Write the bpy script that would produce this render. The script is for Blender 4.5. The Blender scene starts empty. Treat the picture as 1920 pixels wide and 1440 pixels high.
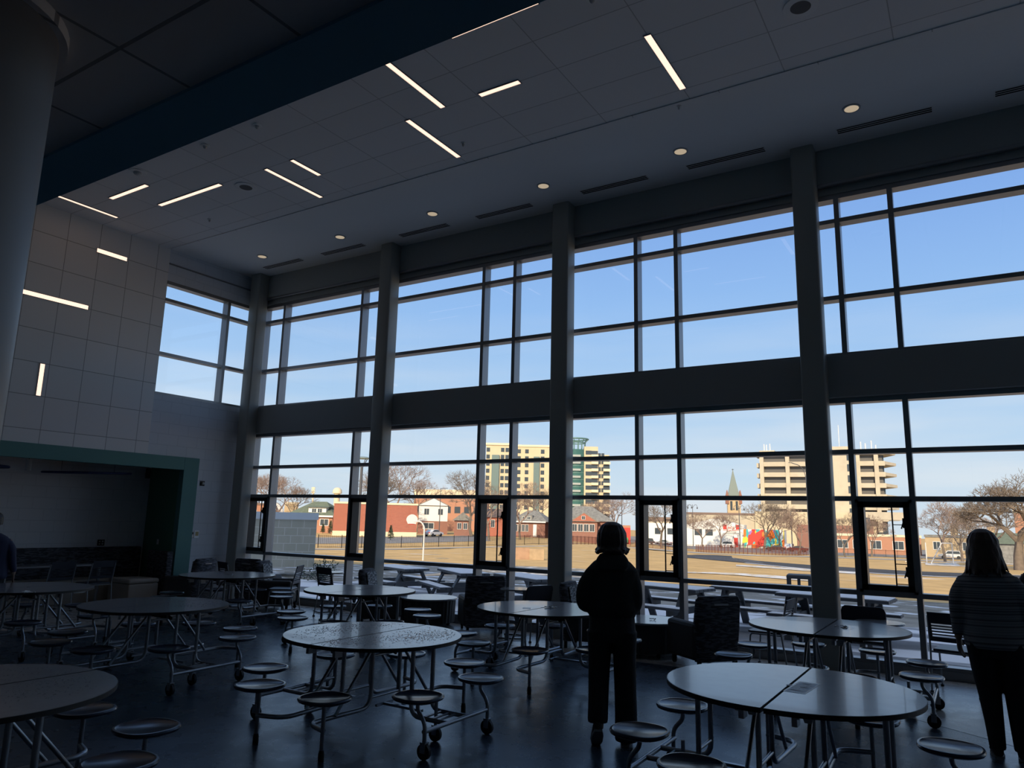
import bpy, math, random
from mathutils import Vector, Matrix
# ---------------------------------------------------------------- camera, sky, sun, exposure
EYE = 1.72
YAW, PITCH, ROLL, FPX = 0.562059, 0.183950, 0.024222, 1372.70
_f = Vector((-math.sin(YAW)*math.cos(PITCH), math.cos(YAW)*math.cos(PITCH), math.sin(PITCH)))
_r = Vector((math.cos(YAW), math.sin(YAW), 0)); _u = _r.cross(_f)
CR = _r*math.cos(ROLL)+_u*math.sin(ROLL); CU = -_r*math.sin(ROLL)+_u*math.cos(ROLL)
scene = bpy.context.scene
col = scene.collection
cd = bpy.data.cameras.new('camera'); cam = bpy.data.objects.new('camera', cd); col.objects.link(cam)
cd.sensor_fit = 'HORIZONTAL'; cd.sensor_width = 36.0; cd.lens = FPX/1920*36; cd.clip_end = 3000; cd.clip_start = .05
m = Matrix.Identity(4)
for i in range(3):
    m[i][0] = CR[i]; m[i][1] = CU[i]; m[i][2] = -_f[i]
m.translation = Vector((0, 0, EYE)); cam.matrix_world = m
scene.camera = cam
scene.view_settings.view_transform = 'Standard'; scene.view_settings.look = 'None'
scene.view_settings.gamma = 1.0; scene.view_settings.use_curve_mapping = False
scene.view_settings.exposure = 0.0
scene.cycles.max_bounces = 12; scene.cycles.diffuse_bounces = 8; scene.cycles.transparent_max_bounces = 24

w = bpy.data.worlds.new('sky'); scene.world = w; w.use_nodes = True
nt = w.node_tree; nt.nodes.clear()
out = nt.nodes.new('ShaderNodeOutputWorld'); bg = nt.nodes.new('ShaderNodeBackground')
tc = nt.nodes.new('ShaderNodeTexCoord'); sx = nt.nodes.new('ShaderNodeSeparateXYZ')
rp = nt.nodes.new('ShaderNodeValToRGB'); nz = nt.nodes.new('ShaderNodeTexNoise'); mp = nt.nodes.new('ShaderNodeMapping')
mx = nt.nodes.new('ShaderNodeMixRGB'); cr = nt.nodes.new('ShaderNodeValToRGB'); mm = nt.nodes.new('ShaderNodeMath')
nt.links.new(tc.outputs['Generated'], sx.inputs[0]); nt.links.new(sx.outputs['Z'], rp.inputs[0])
el = rp.color_ramp.elements
el[0].position = 0.0; el[0].color = (.74, .84, .93, 1)
el[1].position = 1.0; el[1].color = (.52, .58, .68, 1)
for p, c in ((.06, (.66, .82, .97)), (.16, (.48, .70, .98)), (.28, (.34, .58, .98)), (.42, (.235, .435, .90)), (.6, (.40, .54, .80))):
    e = el.new(p); e.color = (*c, 1)
mp.inputs['Scale'].default_value = (1.2, 1.2, 9)
nt.links.new(tc.outputs['Generated'], mp.inputs[0]); nt.links.new(mp.outputs[0], nz.inputs['Vector'])
nz.inputs['Scale'].default_value = 2.6; nz.inputs['Detail'].default_value = 6
cr.color_ramp.elements[0].position = .42; cr.color_ramp.elements[0].color = (0, 0, 0, 1)
cr.color_ramp.elements[1].position = .8; cr.color_ramp.elements[1].color = (.75, .75, .75, 1)
nt.links.new(nz.outputs[0], cr.inputs[0])
mr = nt.nodes.new('ShaderNodeMapRange'); mr.inputs[1].default_value = .03; mr.inputs[2].default_value = .3
mr.inputs[3].default_value = 1; mr.inputs[4].default_value = 0
nt.links.new(sx.outputs['Z'], mr.inputs[0]); mm.operation = 'MULTIPLY'
nt.links.new(cr.outputs[0], mm.inputs[0]); nt.links.new(mr.outputs[0], mm.inputs[1])
nt.links.new(mm.outputs[0], mx.inputs[0]); nt.links.new(rp.outputs[0], mx.inputs[1]); mx.inputs[2].default_value = (.93, .94, .96, 1)
nt.links.new(mx.outputs[0], bg.inputs[0]); nt.links.new(bg.outputs[0], out.inputs[0]); bg.inputs[1].default_value = 1.0

sd = bpy.data.lights.new('sun', 'SUN'); sd.energy = 5.6; sd.color = (1, .83, .60); sd.angle = .01
so = bpy.data.objects.new('sun', sd); col.objects.link(so)
so.rotation_euler = Vector((-.30, 1, -.49)).to_track_quat('-Z', 'Y').to_euler()

# ---------------------------------------------------------------- helpers
PI = math.pi
def R(a): return math.radians(a)
def pixdir(px, py): return _f + CR*((px-960)/FPX) - CU*((py-720)/FPX)
def E(px, r, py=985):
    "point on the ground plan in the direction of a pixel of the photograph, r metres away"
    d = pixdir(px, py); h = math.hypot(d.x, d.y); return (d.x/h*r, d.y/h*r)
def Zp(px, py, r):
    d = pixdir(px, py); return EYE + r*d.z/math.hypot(d.x, d.y)
def bpz(px, py, z):
    d = pixdir(px, py); t = (z-EYE)/d.z; return Vector((d.x*t, d.y*t, z))

class MB:
    def __init__(s): s.v = []; s.f = []; s.mi = []; s.cur = 0
    def add(s, vs, fs):
        b = len(s.v); s.v += [tuple(v) for v in vs]; s.f += [tuple(i+b for i in f) for f in fs]; s.mi += [s.cur]*len(fs); return s
    def box(s, x0, x1, y0, y1, z0, z1):
        return s.add([(x0,y0,z0),(x1,y0,z0),(x1,y1,z0),(x0,y1,z0),(x0,y0,z1),(x1,y0,z1),(x1,y1,z1),(x0,y1,z1)],
              [(3,2,1,0),(4,5,6,7),(0,1,5,4),(1,2,6,5),(2,3,7,6),(3,0,4,7)])
    def xbox(s, mat, x0, x1, y0, y1, z0, z1):
        b = len(s.v); s.box(x0, x1, y0, y1, z0, z1)
        for i in range(b, len(s.v)): s.v[i] = tuple(mat @ Vector(s.v[i]))
        return s
    def beam(s, a, b, wd, ht, up=(0,0,1)):
        a = Vector(a); b = Vector(b); d = (b-a); L = d.length; d.normalize(); up = Vector(up)
        if abs(d.dot(up)) > .98: up = Vector((0,1,0))
        sd_ = d.cross(up).normalized(); u = sd_.cross(d)
        M_ = Matrix((( *[sd_[0], d[0], u[0]], a[0]), (*[sd_[1], d[1], u[1]], a[1]), (*[sd_[2], d[2], u[2]], a[2]), (0,0,0,1)))
        return s.xbox(M_, -wd/2, wd/2, 0, L, -ht/2, ht/2)
    def tube(s, pts, r, n=8, cap=True, rx=None):
        pts = [Vector(p) for p in pts]; k = len(pts); rs = r if isinstance(r, (list, tuple)) else [r]*k
        t0 = (pts[1]-pts[0]).normalized(); ref = Vector((0,0,1)) if abs(t0.z) < .9 else Vector((1,0,0))
        nrm = (ref - t0*ref.dot(t0)).normalized(); vs = []
        for i, p in enumerate(pts):
            t = ((pts[min(i+1,k-1)]-p).normalized() + (p-pts[max(i-1,0)]).normalized())
            t = t.normalized() if t.length > 1e-6 else t0
            nrm = (nrm - t*nrm.dot(t)).normalized(); bn = t.cross(nrm)
            for j in range(n):
                a = 2*PI*j/n; vs.append(p + nrm*(math.cos(a)*rs[i]) + bn*(math.sin(a)*rs[i]))
        fs = [(i*n+j, i*n+(j+1) % n, (i+1)*n+(j+1) % n, (i+1)*n+j) for i in range(k-1) for j in range(n)]
        if cap: fs += [tuple(range(n-1, -1, -1)), tuple(range((k-1)*n, k*n))]
        return s.add(vs, fs)
    def loft(s, rings, cap=True):
        n = len(rings[0]); vs = [v for r in rings for v in r]; k = len(rings)
        fs = [(i*n+j, i*n+(j+1) % n, (i+1)*n+(j+1) % n, (i+1)*n+j) for i in range(k-1) for j in range(n)]
        if cap: fs += [tuple(range(n-1, -1, -1)), tuple(range((k-1)*n, k*n))]
        return s.add(vs, fs)
    def lathe(s, prof, c=(0,0,0), n=24, e=2.0, sx=1, sy=1):
        def ct(a): v = math.cos(a); return math.copysign(abs(v)**(2/e), v)
        def st(a): v = math.sin(a); return math.copysign(abs(v)**(2/e), v)
        return s.loft([[(c[0]+r*sx*ct(2*PI*j/n), c[1]+r*sy*st(2*PI*j/n), c[2]+z) for j in range(n)] for r, z in prof])
    def prism(s, poly, z0, z1):
        n = len(poly)
        return s.add([(x,y,z0) for x,y in poly]+[(x,y,z1) for x,y in poly],
            [tuple(range(n-1,-1,-1)), tuple(range(n,2*n))]+[(i,(i+1)%n,n+(i+1)%n,n+i) for i in range(n)])
    def vprism(s, poly, y0, y1):
        "polygon in x,z extruded along y"
        n = len(poly)
        return s.add([(x,y0,z) for x,z in poly]+[(x,y1,z) for x,z in poly],
            [tuple(range(n)), tuple(range(2*n-1,n-1,-1))]+[(i,n+i,n+(i+1)%n,(i+1)%n) for i in range(n)])
    def ball(s, c, rx, ry=None, rz=None, n=10, k=7):
        ry = rx if ry is None else ry; rz = rx if rz is None else rz
        rings = [[(c[0]+rx*math.sin(PI*i/k)*math.cos(2*PI*j/n), c[1]+ry*math.sin(PI*i/k)*math.sin(2*PI*j/n), c[2]-rz*math.cos(PI*i/k)) for j in range(n)] for i in range(1, k)]
        n_ = n; vs = [(c[0],c[1],c[2]-rz)]+[v for r in rings for v in r]+[(c[0],c[1],c[2]+rz)]
        fs = [(0, 1+(j+1)%n_, 1+j) for j in range(n_)]
        for i in range(k-2): fs += [(1+i*n_+j, 1+i*n_+(j+1)%n_, 1+(i+1)*n_+(j+1)%n_, 1+(i+1)*n_+j) for j in range(n_)]
        b = 1+(k-2)*n_; fs += [(b+j, b+(j+1)%n_, len(vs)-1) for j in range(n_)]
        return s.add(vs, fs)
    def xf(s, M_):
        s.v = [tuple(M_ @ Vector(v)) for v in s.v]; return s
    def build(s, name, mat, parent=None, smooth=None, bevel=None):
        me = bpy.data.meshes.new(name); me.from_pydata(s.v, [], s.f); me.update()
        for mt in (mat if isinstance(mat, (list, tuple)) else [mat]): me.materials.append(mt)
        if any(s.mi):
            for p, i in zip(me.polygons, s.mi): p.material_index = i
        if smooth:
            me.shade_smooth(); me.set_sharp_from_angle(angle=R(smooth))
        o = bpy.data.objects.new(name, me); col.objects.link(o)
        if parent: o.parent = parent
        if bevel:
            md = o.modifiers.new('bevel', 'BEVEL'); md.width = bevel; md.segments = 2; md.limit_method = 'ANGLE'; md.angle_limit = R(50)
        return o

def fillet(pts, rad, seg=4):
    pts = [Vector(p) for p in pts]; o = [pts[0]]
    for i in range(1, len(pts)-1):
        a = pts[i-1]-pts[i]; b = pts[i+1]-pts[i]; r = min(rad, a.length*.45, b.length*.45)
        p0 = pts[i]+a.normalized()*r; p1 = pts[i]+b.normalized()*r
        for k in range(seg+1):
            t = k/seg; o.append(p0*(1-t)**2 + pts[i]*2*t*(1-t) + p1*t*t)
    o.append(pts[-1]); return o

def tag(o, label, cat, group=None, kind=None):
    o['label'] = label; o['category'] = cat
    if group: o['group'] = group
    if kind: o['kind'] = kind
    return o
def empty(name, loc=(0,0,0), rz=0):
    o = bpy.data.objects.new(name, None); col.objects.link(o); o.location = loc; o.rotation_euler = (0,0,rz); o.empty_display_size = .1; return o
def thing(name, label, cat, loc=(0,0,0), rz=0, group=None): return tag(empty(name, loc, rz), label, cat, group)
def struct(o): o['kind'] = 'structure'; return o
def kids(o): return list(o.children)
def copy_tree(o, parent=None):
    c = o.copy(); col.objects.link(c); c.parent = parent
    for ch in kids(o): copy_tree(ch, c)
    return c

# ---------------------------------------------------------------- materials
def mat(name, c, rough=.6, metal=0, spec=.5, noise=None, bump=None, emit=None, coat=0):
    m_ = bpy.data.materials.new(name); m_.use_nodes = True; n = m_.node_tree; b = n.nodes['Principled BSDF']
    b.inputs['Base Color'].default_value = (*c, 1); b.inputs['Roughness'].default_value = rough
    b.inputs['Metallic'].default_value = metal; b.inputs['Specular IOR Level'].default_value = spec
    if coat: b.inputs['Coat Weight'].default_value = coat
    t = n.nodes.new('ShaderNodeTexCoord')
    if noise:                                  # (scale, amount[, second colour])
        nz_ = n.nodes.new('ShaderNodeTexNoise'); nz_.inputs['Scale'].default_value = noise[0]; nz_.inputs['Detail'].default_value = 5
        n.links.new(t.outputs['Object'], nz_.inputs['Vector'])
        x = n.nodes.new('ShaderNodeMixRGB'); c2 = noise[2] if len(noise) > 2 else tuple(v*(1-noise[1]) for v in c)
        r_ = n.nodes.new('ShaderNodeValToRGB'); r_.color_ramp.elements[0].position = .4; r_.color_ramp.elements[1].position = .62
        n.links.new(nz_.outputs[0], r_.inputs[0]); n.links.new(r_.outputs[0], x.inputs[0])
        x.inputs[1].default_value = (*c, 1); x.inputs[2].default_value = (*c2, 1); n.links.new(x.outputs[0], b.inputs['Base Color'])
    if bump:
        nb = n.nodes.new('ShaderNodeTexNoise'); nb.inputs['Scale'].default_value = bump[0]; n.links.new(t.outputs['Object'], nb.inputs['Vector'])
        bp_ = n.nodes.new('ShaderNodeBump'); bp_.inputs['Strength'].default_value = bump[1]; bp_.inputs['Distance'].default_value = .02
        n.links.new(nb.outputs[0], bp_.inputs['Height']); n.links.new(bp_.outputs[0], b.inputs['Normal'])
    if emit:
        b.inputs['Emission Color'].default_value = (*emit[0], 1); b.inputs['Emission Strength'].default_value = emit[1]
    return m_
def brick(name, c1, c2, cm, bw, bh, mortar=.01, axes='xz', rough=.8, offset=.5, bump=.3, freq=2):
    m_ = mat(name, c1, rough); n = m_.node_tree; b = n.nodes['Principled BSDF']
    t = n.nodes.new('ShaderNodeTexCoord'); s_ = n.nodes.new('ShaderNodeSeparateXYZ'); k = n.nodes.new('ShaderNodeCombineXYZ')
    n.links.new(t.outputs['Object'], s_.inputs[0])
    for i, a in enumerate(axes):
        if a == '+':
            ad = n.nodes.new('ShaderNodeMath'); n.links.new(s_.outputs[0], ad.inputs[0]); n.links.new(s_.outputs[1], ad.inputs[1]); n.links.new(ad.outputs[0], k.inputs[i])
        else: n.links.new(s_.outputs['xyz'.index(a)], k.inputs[i])
    br = n.nodes.new('ShaderNodeTexBrick'); n.links.new(k.outputs[0], br.inputs['Vector'])
    br.inputs['Color1'].default_value = (*c1, 1); br.inputs['Color2'].default_value = (*c2, 1); br.inputs['Mortar'].default_value = (*cm, 1)
    br.inputs['Scale'].default_value = 1; br.inputs['Brick Width'].default_value = bw; br.inputs['Row Height'].default_value = bh
    br.inputs['Mortar Size'].default_value = mortar; br.offset = offset; br.offset_frequency = freq; br.inputs['Mortar Smooth'].default_value = .1
    n.links.new(br.outputs[0], b.inputs['Base Color'])
    bp_ = n.nodes.new('ShaderNodeBump'); bp_.inputs['Strength'].default_value = bump; bp_.inputs['Distance'].default_value = .006; bp_.invert = True
    n.links.new(br.outputs['Fac'], bp_.inputs['Height']); n.links.new(bp_.outputs[0], b.inputs['Normal'])
    return m_
M = {}
M['ceil'] = mat('painted gypsum ceiling', (.84, .84, .84), .9, bump=(60, .05))
M['panel'] = brick('ceiling panels', (.84, .84, .85), (.80, .80, .81), (.50, .50, .51), 1.1333, .5667, .006, 'xy', .9, 0)
M['wallpanel'] = brick('acoustic wall panels', (.84, .83, .83), (.80, .79, .79), (.38, .375, .375), .5667, .5667, .006, 'yz', .9, 0)
M['lowceil'] = brick('textured ceiling tiles', (.75, .74, .73), (.71, .70, .69), (.30, .30, .30), 1.2, .6, .008, 'yx', .95, 0, .4)
M['blue'] = mat('dark blue paint', (.10, .30, .44), .7)
M['wall'] = mat('painted wall', (.72, .73, .75), .85, bump=(40, .05))
M['beam'] = mat('grey painted wall', (.33, .34, .335), .85)
M['cmu'] = brick('painted block wall', (.68, .71, .76), (.66, .69, .74), (.60, .63, .68), .43, .215, .008, 'yz', .8)
M['cmu2'] = brick('pale block wall', (.80, .80, .83), (.77, .77, .80), (.71, .71, .74), .43, .215, .008, '+z', .8)
M['col'] = mat('column paint', (.33, .335, .31), .42)
M['rcol'] = mat('round column paint', (.21, .21, .215), .42)
M['green'] = mat('teal green paint', (.085, .23, .22), .6)
M['dgreen'] = mat('dark green paint', (.07, .20, .13), .7)
M['mull'] = mat('anodised aluminium', (.26, .26, .27), .35, .6)
M['black'] = mat('black metal', (.012, .012, .013), .4, .3)
M['rubber'] = mat('black rubber', (.012, .012, .014), .55)
M['steel'] = mat('grey powder coated tube', (.36, .38, .41), .30, .7)
M['chrome'] = mat('chrome', (.5, .5, .52), .2, 1)
M['seat'] = mat('dark blue moulded seat', (.045, .055, .085), .24)
M['top'] = mat('grey laminate', (.25, .25, .27), .23, spec=1.0, noise=(9, .06), coat=.2)
M['edge'] = mat('black edge band', (.012, .012, .013), .5)
M['tan'] = mat('tan upholstery', (.50, .43, .36), .85, bump=(200, .1))
M['charc'] = mat('charcoal vinyl', (.05, .052, .055), .6)
M['navy'] = mat('navy plastic shell', (.03, .035, .05), .4)
M['vent'] = mat('black slot', (.004, .004, .005), .8)
M['white'] = mat('white plastic', (.55, .55, .55), .5)
M['paper'] = mat('white paper', (.92, .94, .96), .35)
M['lamp'] = mat('warm lamp diffuser', (.8, .75, .7), .5, emit=((1, .71, .55), 1.35))
M['lamp2'] = mat('warm downlight lens', (.5, .42, .33), .5, emit=((1, .80, .55), .42))
M['spk'] = mat('speaker grille', (.10, .105, .115), .7)
M['cloud'] = mat('blue acoustic felt', (.03, .04, .12), .9)
def floor_mat(name, c, c2):
    m_ = mat(name, c, .3, noise=(1.1, 0, c2), bump=(3.0, .06)); n = m_.node_tree; b = n.nodes['Principled BSDF']
    t = n.nodes.new('ShaderNodeTexCoord'); z = n.nodes.new('ShaderNodeTexNoise'); z.inputs['Scale'].default_value = 5; z.inputs['Detail'].default_value = 8
    r_ = n.nodes.new('ShaderNodeMapRange'); r_.inputs[3].default_value = .20; r_.inputs[4].default_value = .36
    n.links.new(t.outputs['Object'], z.inputs['Vector']); n.links.new(z.outputs[0], r_.inputs[0]); n.links.new(r_.outputs[0], b.inputs['Roughness'])
    return m_
M['floor'] = floor_mat('blue resilient floor', (.050, .078, .115), (.038, .062, .095))
M['floor2'] = floor_mat('grey resilient floor', (.42, .40, .38), (.38, .365, .35))
# patterned upholstery: short woven horizontal dashes
def pattern(name, ca, cb):
    m_ = mat(name, ca, .85); n = m_.node_tree; b = n.nodes['Principled BSDF']
    t = n.nodes.new('ShaderNodeTexCoord'); p = n.nodes.new('ShaderNodeMapping'); p.inputs['Scale'].default_value = (9, 9, 55)
    z = n.nodes.new('ShaderNodeTexNoise'); z.inputs['Scale'].default_value = 1; z.inputs['Detail'].default_value = 1
    r_ = n.nodes.new('ShaderNodeValToRGB'); r_.color_ramp.interpolation = 'CONSTANT'
    r_.color_ramp.elements[0].color = (*ca, 1); r_.color_ramp.elements[1].position = .52; r_.color_ramp.elements[1].color = (*cb, 1)
    n.links.new(t.outputs['Object'], p.inputs[0]); n.links.new(p.outputs[0], z.inputs['Vector']); n.links.new(z.outputs[0], r_.inputs[0]); n.links.new(r_.outputs[0], b.inputs['Base Color'])
    return m_
M['pat'] = pattern('woven dash upholstery', (.035, .037, .045), (.12, .125, .15))
M['patlit'] = pattern('woven dash upholstery toned window lit', (.09, .10, .11), (.33, .36, .38))  # same weave made paler: window light on the inner backs put into the colour
# thin clear glass
gm = bpy.data.materials.new('window glass'); gm.use_nodes = True; n = gm.node_tree; n.nodes.clear()
o_ = n.nodes.new('ShaderNodeOutputMaterial'); mi_ = n.nodes.new('ShaderNodeMixShader'); tr = n.nodes.new('ShaderNodeBsdfTransparent'); gl = n.nodes.new('ShaderNodeBsdfGlossy'); fr = n.nodes.new('ShaderNodeFresnel')
tr.inputs[0].default_value = (.96, .97, .97, 1); gl.inputs['Roughness'].default_value = .0; 
ge = n.nodes.new('ShaderNodeNewGeometry'); mri = n.nodes.new('ShaderNodeMapRange'); mri.inputs[3].default_value = 1.38; mri.inputs[4].default_value = 1/1.38
n.links.new(ge.outputs['Backfacing'], mri.inputs[0]); n.links.new(mri.outputs[0], fr.inputs[0])     # same reflectance on both faces of the pane
n.links.new(fr.outputs[0], mi_.inputs[0]); n.links.new(tr.outputs[0], mi_.inputs[1]); n.links.new(gl.outputs[0], mi_.inputs[2]); n.links.new(mi_.outputs[0], o_.inputs[0])
M['glass'] = gm

# ---------------------------------------------------------------- room shell
W = 10.415      # inner face of the window mullions
XL = -13.40     # left wall
XR = 8.0; YB = -7.0; ZC = 6.94
CX = [-13.1, -9.29, -5.48, -1.68, 2.13, 5.93]
Z = dict(base=.13, T3=.931, T2=2.101, T1=2.704, lh=3.356, sill=4.025, U2=4.803, U1=5.902, head=6.228)
gd = W+.13      # glass plane
o = struct(MB().add([(XL-2,YB,0),(XR,YB,0),(XR,W+.2,0),(XL-2,W+.2,0)], [(0,1,2,3)]).build('floor', M['floor']))
b = MB(); b.prism([(XL,9.12),(-2.2,9.12),(.2,7.6),(2.5,6.0),(XR,5.0),(XR,W-.05),(XL-1.6,W-.05),(XL-1.6,2.0),(XL,2.0),(-12.5,5.0),(-11.3,5.75),(-10.95,6.4),(-11.05,8.3)], 0.0, .0015)  # real grey border; its widened right end paints in window glare on the floor
struct(b.build('floor_border_and_glare', M['floor2']))
struct(MB().box(XL-.3,XR,8.2,W+.25,ZC,ZC+.2).build('ceiling', M['ceil']))
struct(MB().box(XL-.3+.363,XR+.363,1.9,8.2,ZC,ZC+.2).build('ceiling_panels', M['panel']))
bpy.data.objects['ceiling_panels'].location.x = -.363
struct(MB().box(XL-.3,XR,8.17,8.21,ZC-.012,ZC+.01).build('trim_ceiling_joint', M['panel']))
# roof above
struct(MB().box(XL-.6,XR+.3,YB-.3,W+.5,ZC+.2,ZC+.65).build('roof', M['beam']))
# lower ceiling with blue soffit and the wall above it
struct(MB().box(XL-2,XR,YB,1.5,3.3,3.5).build('ceiling_low', M['lowceil']))
struct(MB().box(XL,XR,1.47,1.72,3.285,ZC).build('wall_bulkhead', M['blue']))
struct(MB().box(XL-2.2,XR+.2,YB-.2,YB,0,ZC).build('wall_back', M['wall']))
struct(MB().box(XR,XR+.2,YB,W+.3,0,ZC).build('wall_right', M['wall']))
# north wall: base, beam between storeys, header
struct(MB().box(XL-.25,XR,W-.02,W+.22,0,Z['base']-.03).build('baseboard_window', M['mull']))
struct(MB().box(XL-.25,XR,W-.09,W+.25,Z['lh']+.06,Z['sill']-.04).build('wall_spandrel', M['beam'], bevel=.006))
b = MB(); b.box(XL-.25,XR,W-.09,W+.25,Z['head']+.19,ZC+.01); b.box(XL-.25,XR,W-.02,W+.25,Z['head']+.06,Z['head']+.19)
struct(b.build('wall_header', M['beam']))
struct(MB().box(XL-.25,XR,W-.12,W-.04,Z['head']+.155,Z['head']+.20).build('trim_roller_shade', M['mull'], bevel=.008))
# left wall: tiled upper panel field, block wall, portal, alcove
PO_Y, PO_Z, PI_Y, PI_Z = 9.29, 2.80, 8.96, 2.55
b = MB(); b.box(XL-.2,XL,PO_Y,W+.25,0,Z['sill']-.04); b.box(XL-.2,XL,8.15,PO_Y,PO_Z-.05,Z['sill']-.04); b.box(XL-.2,XL,8.15,W+.25,Z['head']+.06,ZC+.01); b.box(XL-.2, XL, PI_Y+.1, PO_Y, 0, PO_Z)
struct(b.build('wall_left', M['cmu']))
struct(MB().box(XL-.2,XL+.035,-7,8.19,PO_Z-.05-.204,ZC-.204).build('wall_left_panels', M['wallpanel']))
bpy.data.objects['wall_left_panels'].location.z = .204
struct(MB().box(XL-.01,XL+.03,8.19,W,Z['head']+.40,Z['head']+.42).build('trim_left', M['mull']))
b = MB(); b.box(XL-.05,XL+.09,PI_Y,PO_Y,0,PO_Z); b.box(XL-.05,XL+.09,2,PI_Y,PI_Z,PO_Z)
struct(b.build('trim_portal', M['green'], bevel=.004))
AX = -15.0
struct(MB().prism([(XL-.04,PI_Y),(XL-.04,PI_Y+.12),(AX,9.45),(AX,9.32)],0,2.95).build('wall_alcove_side', M['dgreen']))
struct(MB().box(AX-.15,AX,1.6,9.5,0,2.95).build('wall_alcove_back', M['cmu2']))
struct(MB().box(AX-.15,XL-.04,1.6,9.5,2.9,3.0).build('ceiling_alcove', M['ceil']))
struct(MB().box(AX-.15,XL,1.5,1.62,0,2.95).build('wall_alcove_end', M['cmu2']))
struct(MB().box(XL-.2,XL,YB,1.6,0,3.3).build('wall_left_near', M['wall']))
# ---- windows
def vbar(parent, x, z0, z1, y0=None, name='mullion', wd=.065):
    return MB().box(x-wd/2, x+wd/2, (W if y0 is None else y0), gd+.05, z0, z1).build(name, M['mull'], parent)
XM = [-13.14,-12.48,-10.18,-9.52,-7.215,-6.555,-4.29,-3.63,-1.32,-.655,1.65,2.31,4.61,5.27,7.57]
def hbar(parent, x0, x1, z, ht=.06, name='transom'):
    return MB().box(x0, x1, W+.004, gd+.05, z-ht/2, z+ht/2).build(name, M['mull'], parent)
def glaze(parent, x0, x1, z0, z1):
    return MB().box(x0, x1, gd-.004, gd+.004, z0, z1).build('pane', M['glass'], parent)
def casement(parent, x0, x1, z0, z1):
    g = empty('casement'); g.parent = parent
    b = MB()
    for (a0,a1,c0,c1) in ((x0,x0+.07,z0,z1),(x1-.07,x1,z0,z1),(x0,x1,z0,z0+.07),(x0,x1,z1-.07,z1)): b.box(a0,a1,W-.025,gd+.03,c0,c1)
    b.build('sash_frame', M['black'], g)
    b = MB()
    for (a0,a1,c0,c1) in ((x0-.03,x0+.01,z0-.03,z1+.03),(x1-.01,x1+.03,z0-.03,z1+.03),(x0-.03,x1+.03,z0-.04,z0+.01),(x0-.03,x1+.03,z1-.01,z1+.03)): b.box(a0,a1,W-.012,gd,c0,c1)
    b.build('outer_frame', M['mull'], g)
    b = MB(); xb = x1-.20
    b.box(xb-.008,xb+.008,W+.02,W+.035,z0+.07,z1-.07)
    for q in (.08,.30,.74,.94): b.box(xb,x1-.06,W+.02,W+.03,z0+q*(z1-z0)-.004,z0+q*(z1-z0)+.006)
    b.build('stay_bar', M['black'], g)
    b = MB()
    for q in (.24,.78):
        zz = z0+(1-q)*(z1-z0); b.box(x1-.085,x1-.05,W-.045,W,zz-.06,zz+.06); b.tube([(x1-.07,W-.04,zz+.03),(x1-.1,W-.06,zz-.07)],.008,6)
    b.build('latch', M['black'], g)
w1 = struct(empty('window_1')); w2 = struct(empty('window_2')); w3 = struct(empty('window_3'))
xe0 = XL+.02
for x in XM: vbar(w1, x, Z['base']-.03, Z['lh']+.06); vbar(w2, x, Z['sill']-.04, Z['head']+.06)
for z in ('T3','T2','T1'): hbar(w1, xe0, XR, Z[z])
hbar(w1, xe0, XR, Z['lh']+.03, .07, 'head'); hbar(w1, xe0, XR, Z['base']-.03, .08, 'sill')
for z in ('U2','U1'): hbar(w2, xe0, XR, Z[z])
hbar(w2, xe0, XR, Z['head']+.03, .07, 'head'); hbar(w2, xe0, XR, Z['sill']-.02, .05, 'sill')
xs = [xe0]+XM+[XR]
for x0, x1 in zip(xs, xs[1:]):
    zz = [Z['base'], Z['T3'], Z['T2'], Z['T1'], Z['lh']]
    for z0, z1 in zip(zz, zz[1:]): glaze(w1, x0, x1, z0, z1)
    zz = [Z['sill'], Z['U2'], Z['U1'], Z['head']]
    for z0, z1 in zip(zz, zz[1:]): glaze(w2, x0, x1, z0, z1)
for i in range(0, len(XM)-1, 2): casement(w1, XM[i]+.04, XM[i+1]-.04, Z['T3']+.04, Z['T2']-.04)
# left upper window
xg = XL-.13
for y in (8.19, 9.70): MB().box(xg-.05, XL-.004, y-.033, y+.033, Z['sill']-.04, Z['head']+.06).build('mullion', M['mull'], w3)
for z, h in ((Z['U2'],.06),(Z['U1'],.06),(Z['head']+.03,.07),(Z['sill']-.02,.05)): MB().box(xg-.05, XL-.008, 8.16, W+.1, z-h/2, z+h/2).build('transom', M['mull'], w3)
for y0, y1 in ((8.19,9.7),(9.7,W+.1)):
    zz = [Z['sill'], Z['U2'], Z['U1'], Z['head']]
    for z0, z1 in zip(zz, zz[1:]): MB().box(xg-.004, xg+.004, y0, y1, z0, z1).build('pane', M['glass'], w3)
# corner post outside
struct(MB().box(XL-.25,XL-.0,W+.0,W+.25,0,ZC).build('trim_corner', M['mull']))
# ---- columns
for i, x in enumerate(CX):
    y0 = 10.07
    c_ = MB(); q = .028; pol = []
    for cx_, cy_, a0 in ((x+.15-q,y0+q,-90),(x+.15-q,y0+.27-q,0),(x-.15+q,y0+.27-q,90),(x-.15+q,y0+q,180)):
        for k in range(4): a = R(a0+k*30); pol.append((cx_+q*math.cos(a), cy_+q*math.sin(a)))
    c_.prism(pol, 0, ZC); o = c_.build('column', M['col'], smooth=50); struct(o)
# foreground round column
b = MB(); b.lathe([(.3,0),(.3,3.3)], (-2.66,.80,0), 48); struct(b.build('round_column', M['rcol'], smooth=40))
b = MB(); b.lathe([(.325,3.26),(.325,3.30)], (-2.66,.80,0), 48); struct(b.build('trim_column_collar', M['lowceil'], smooth=40))
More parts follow.
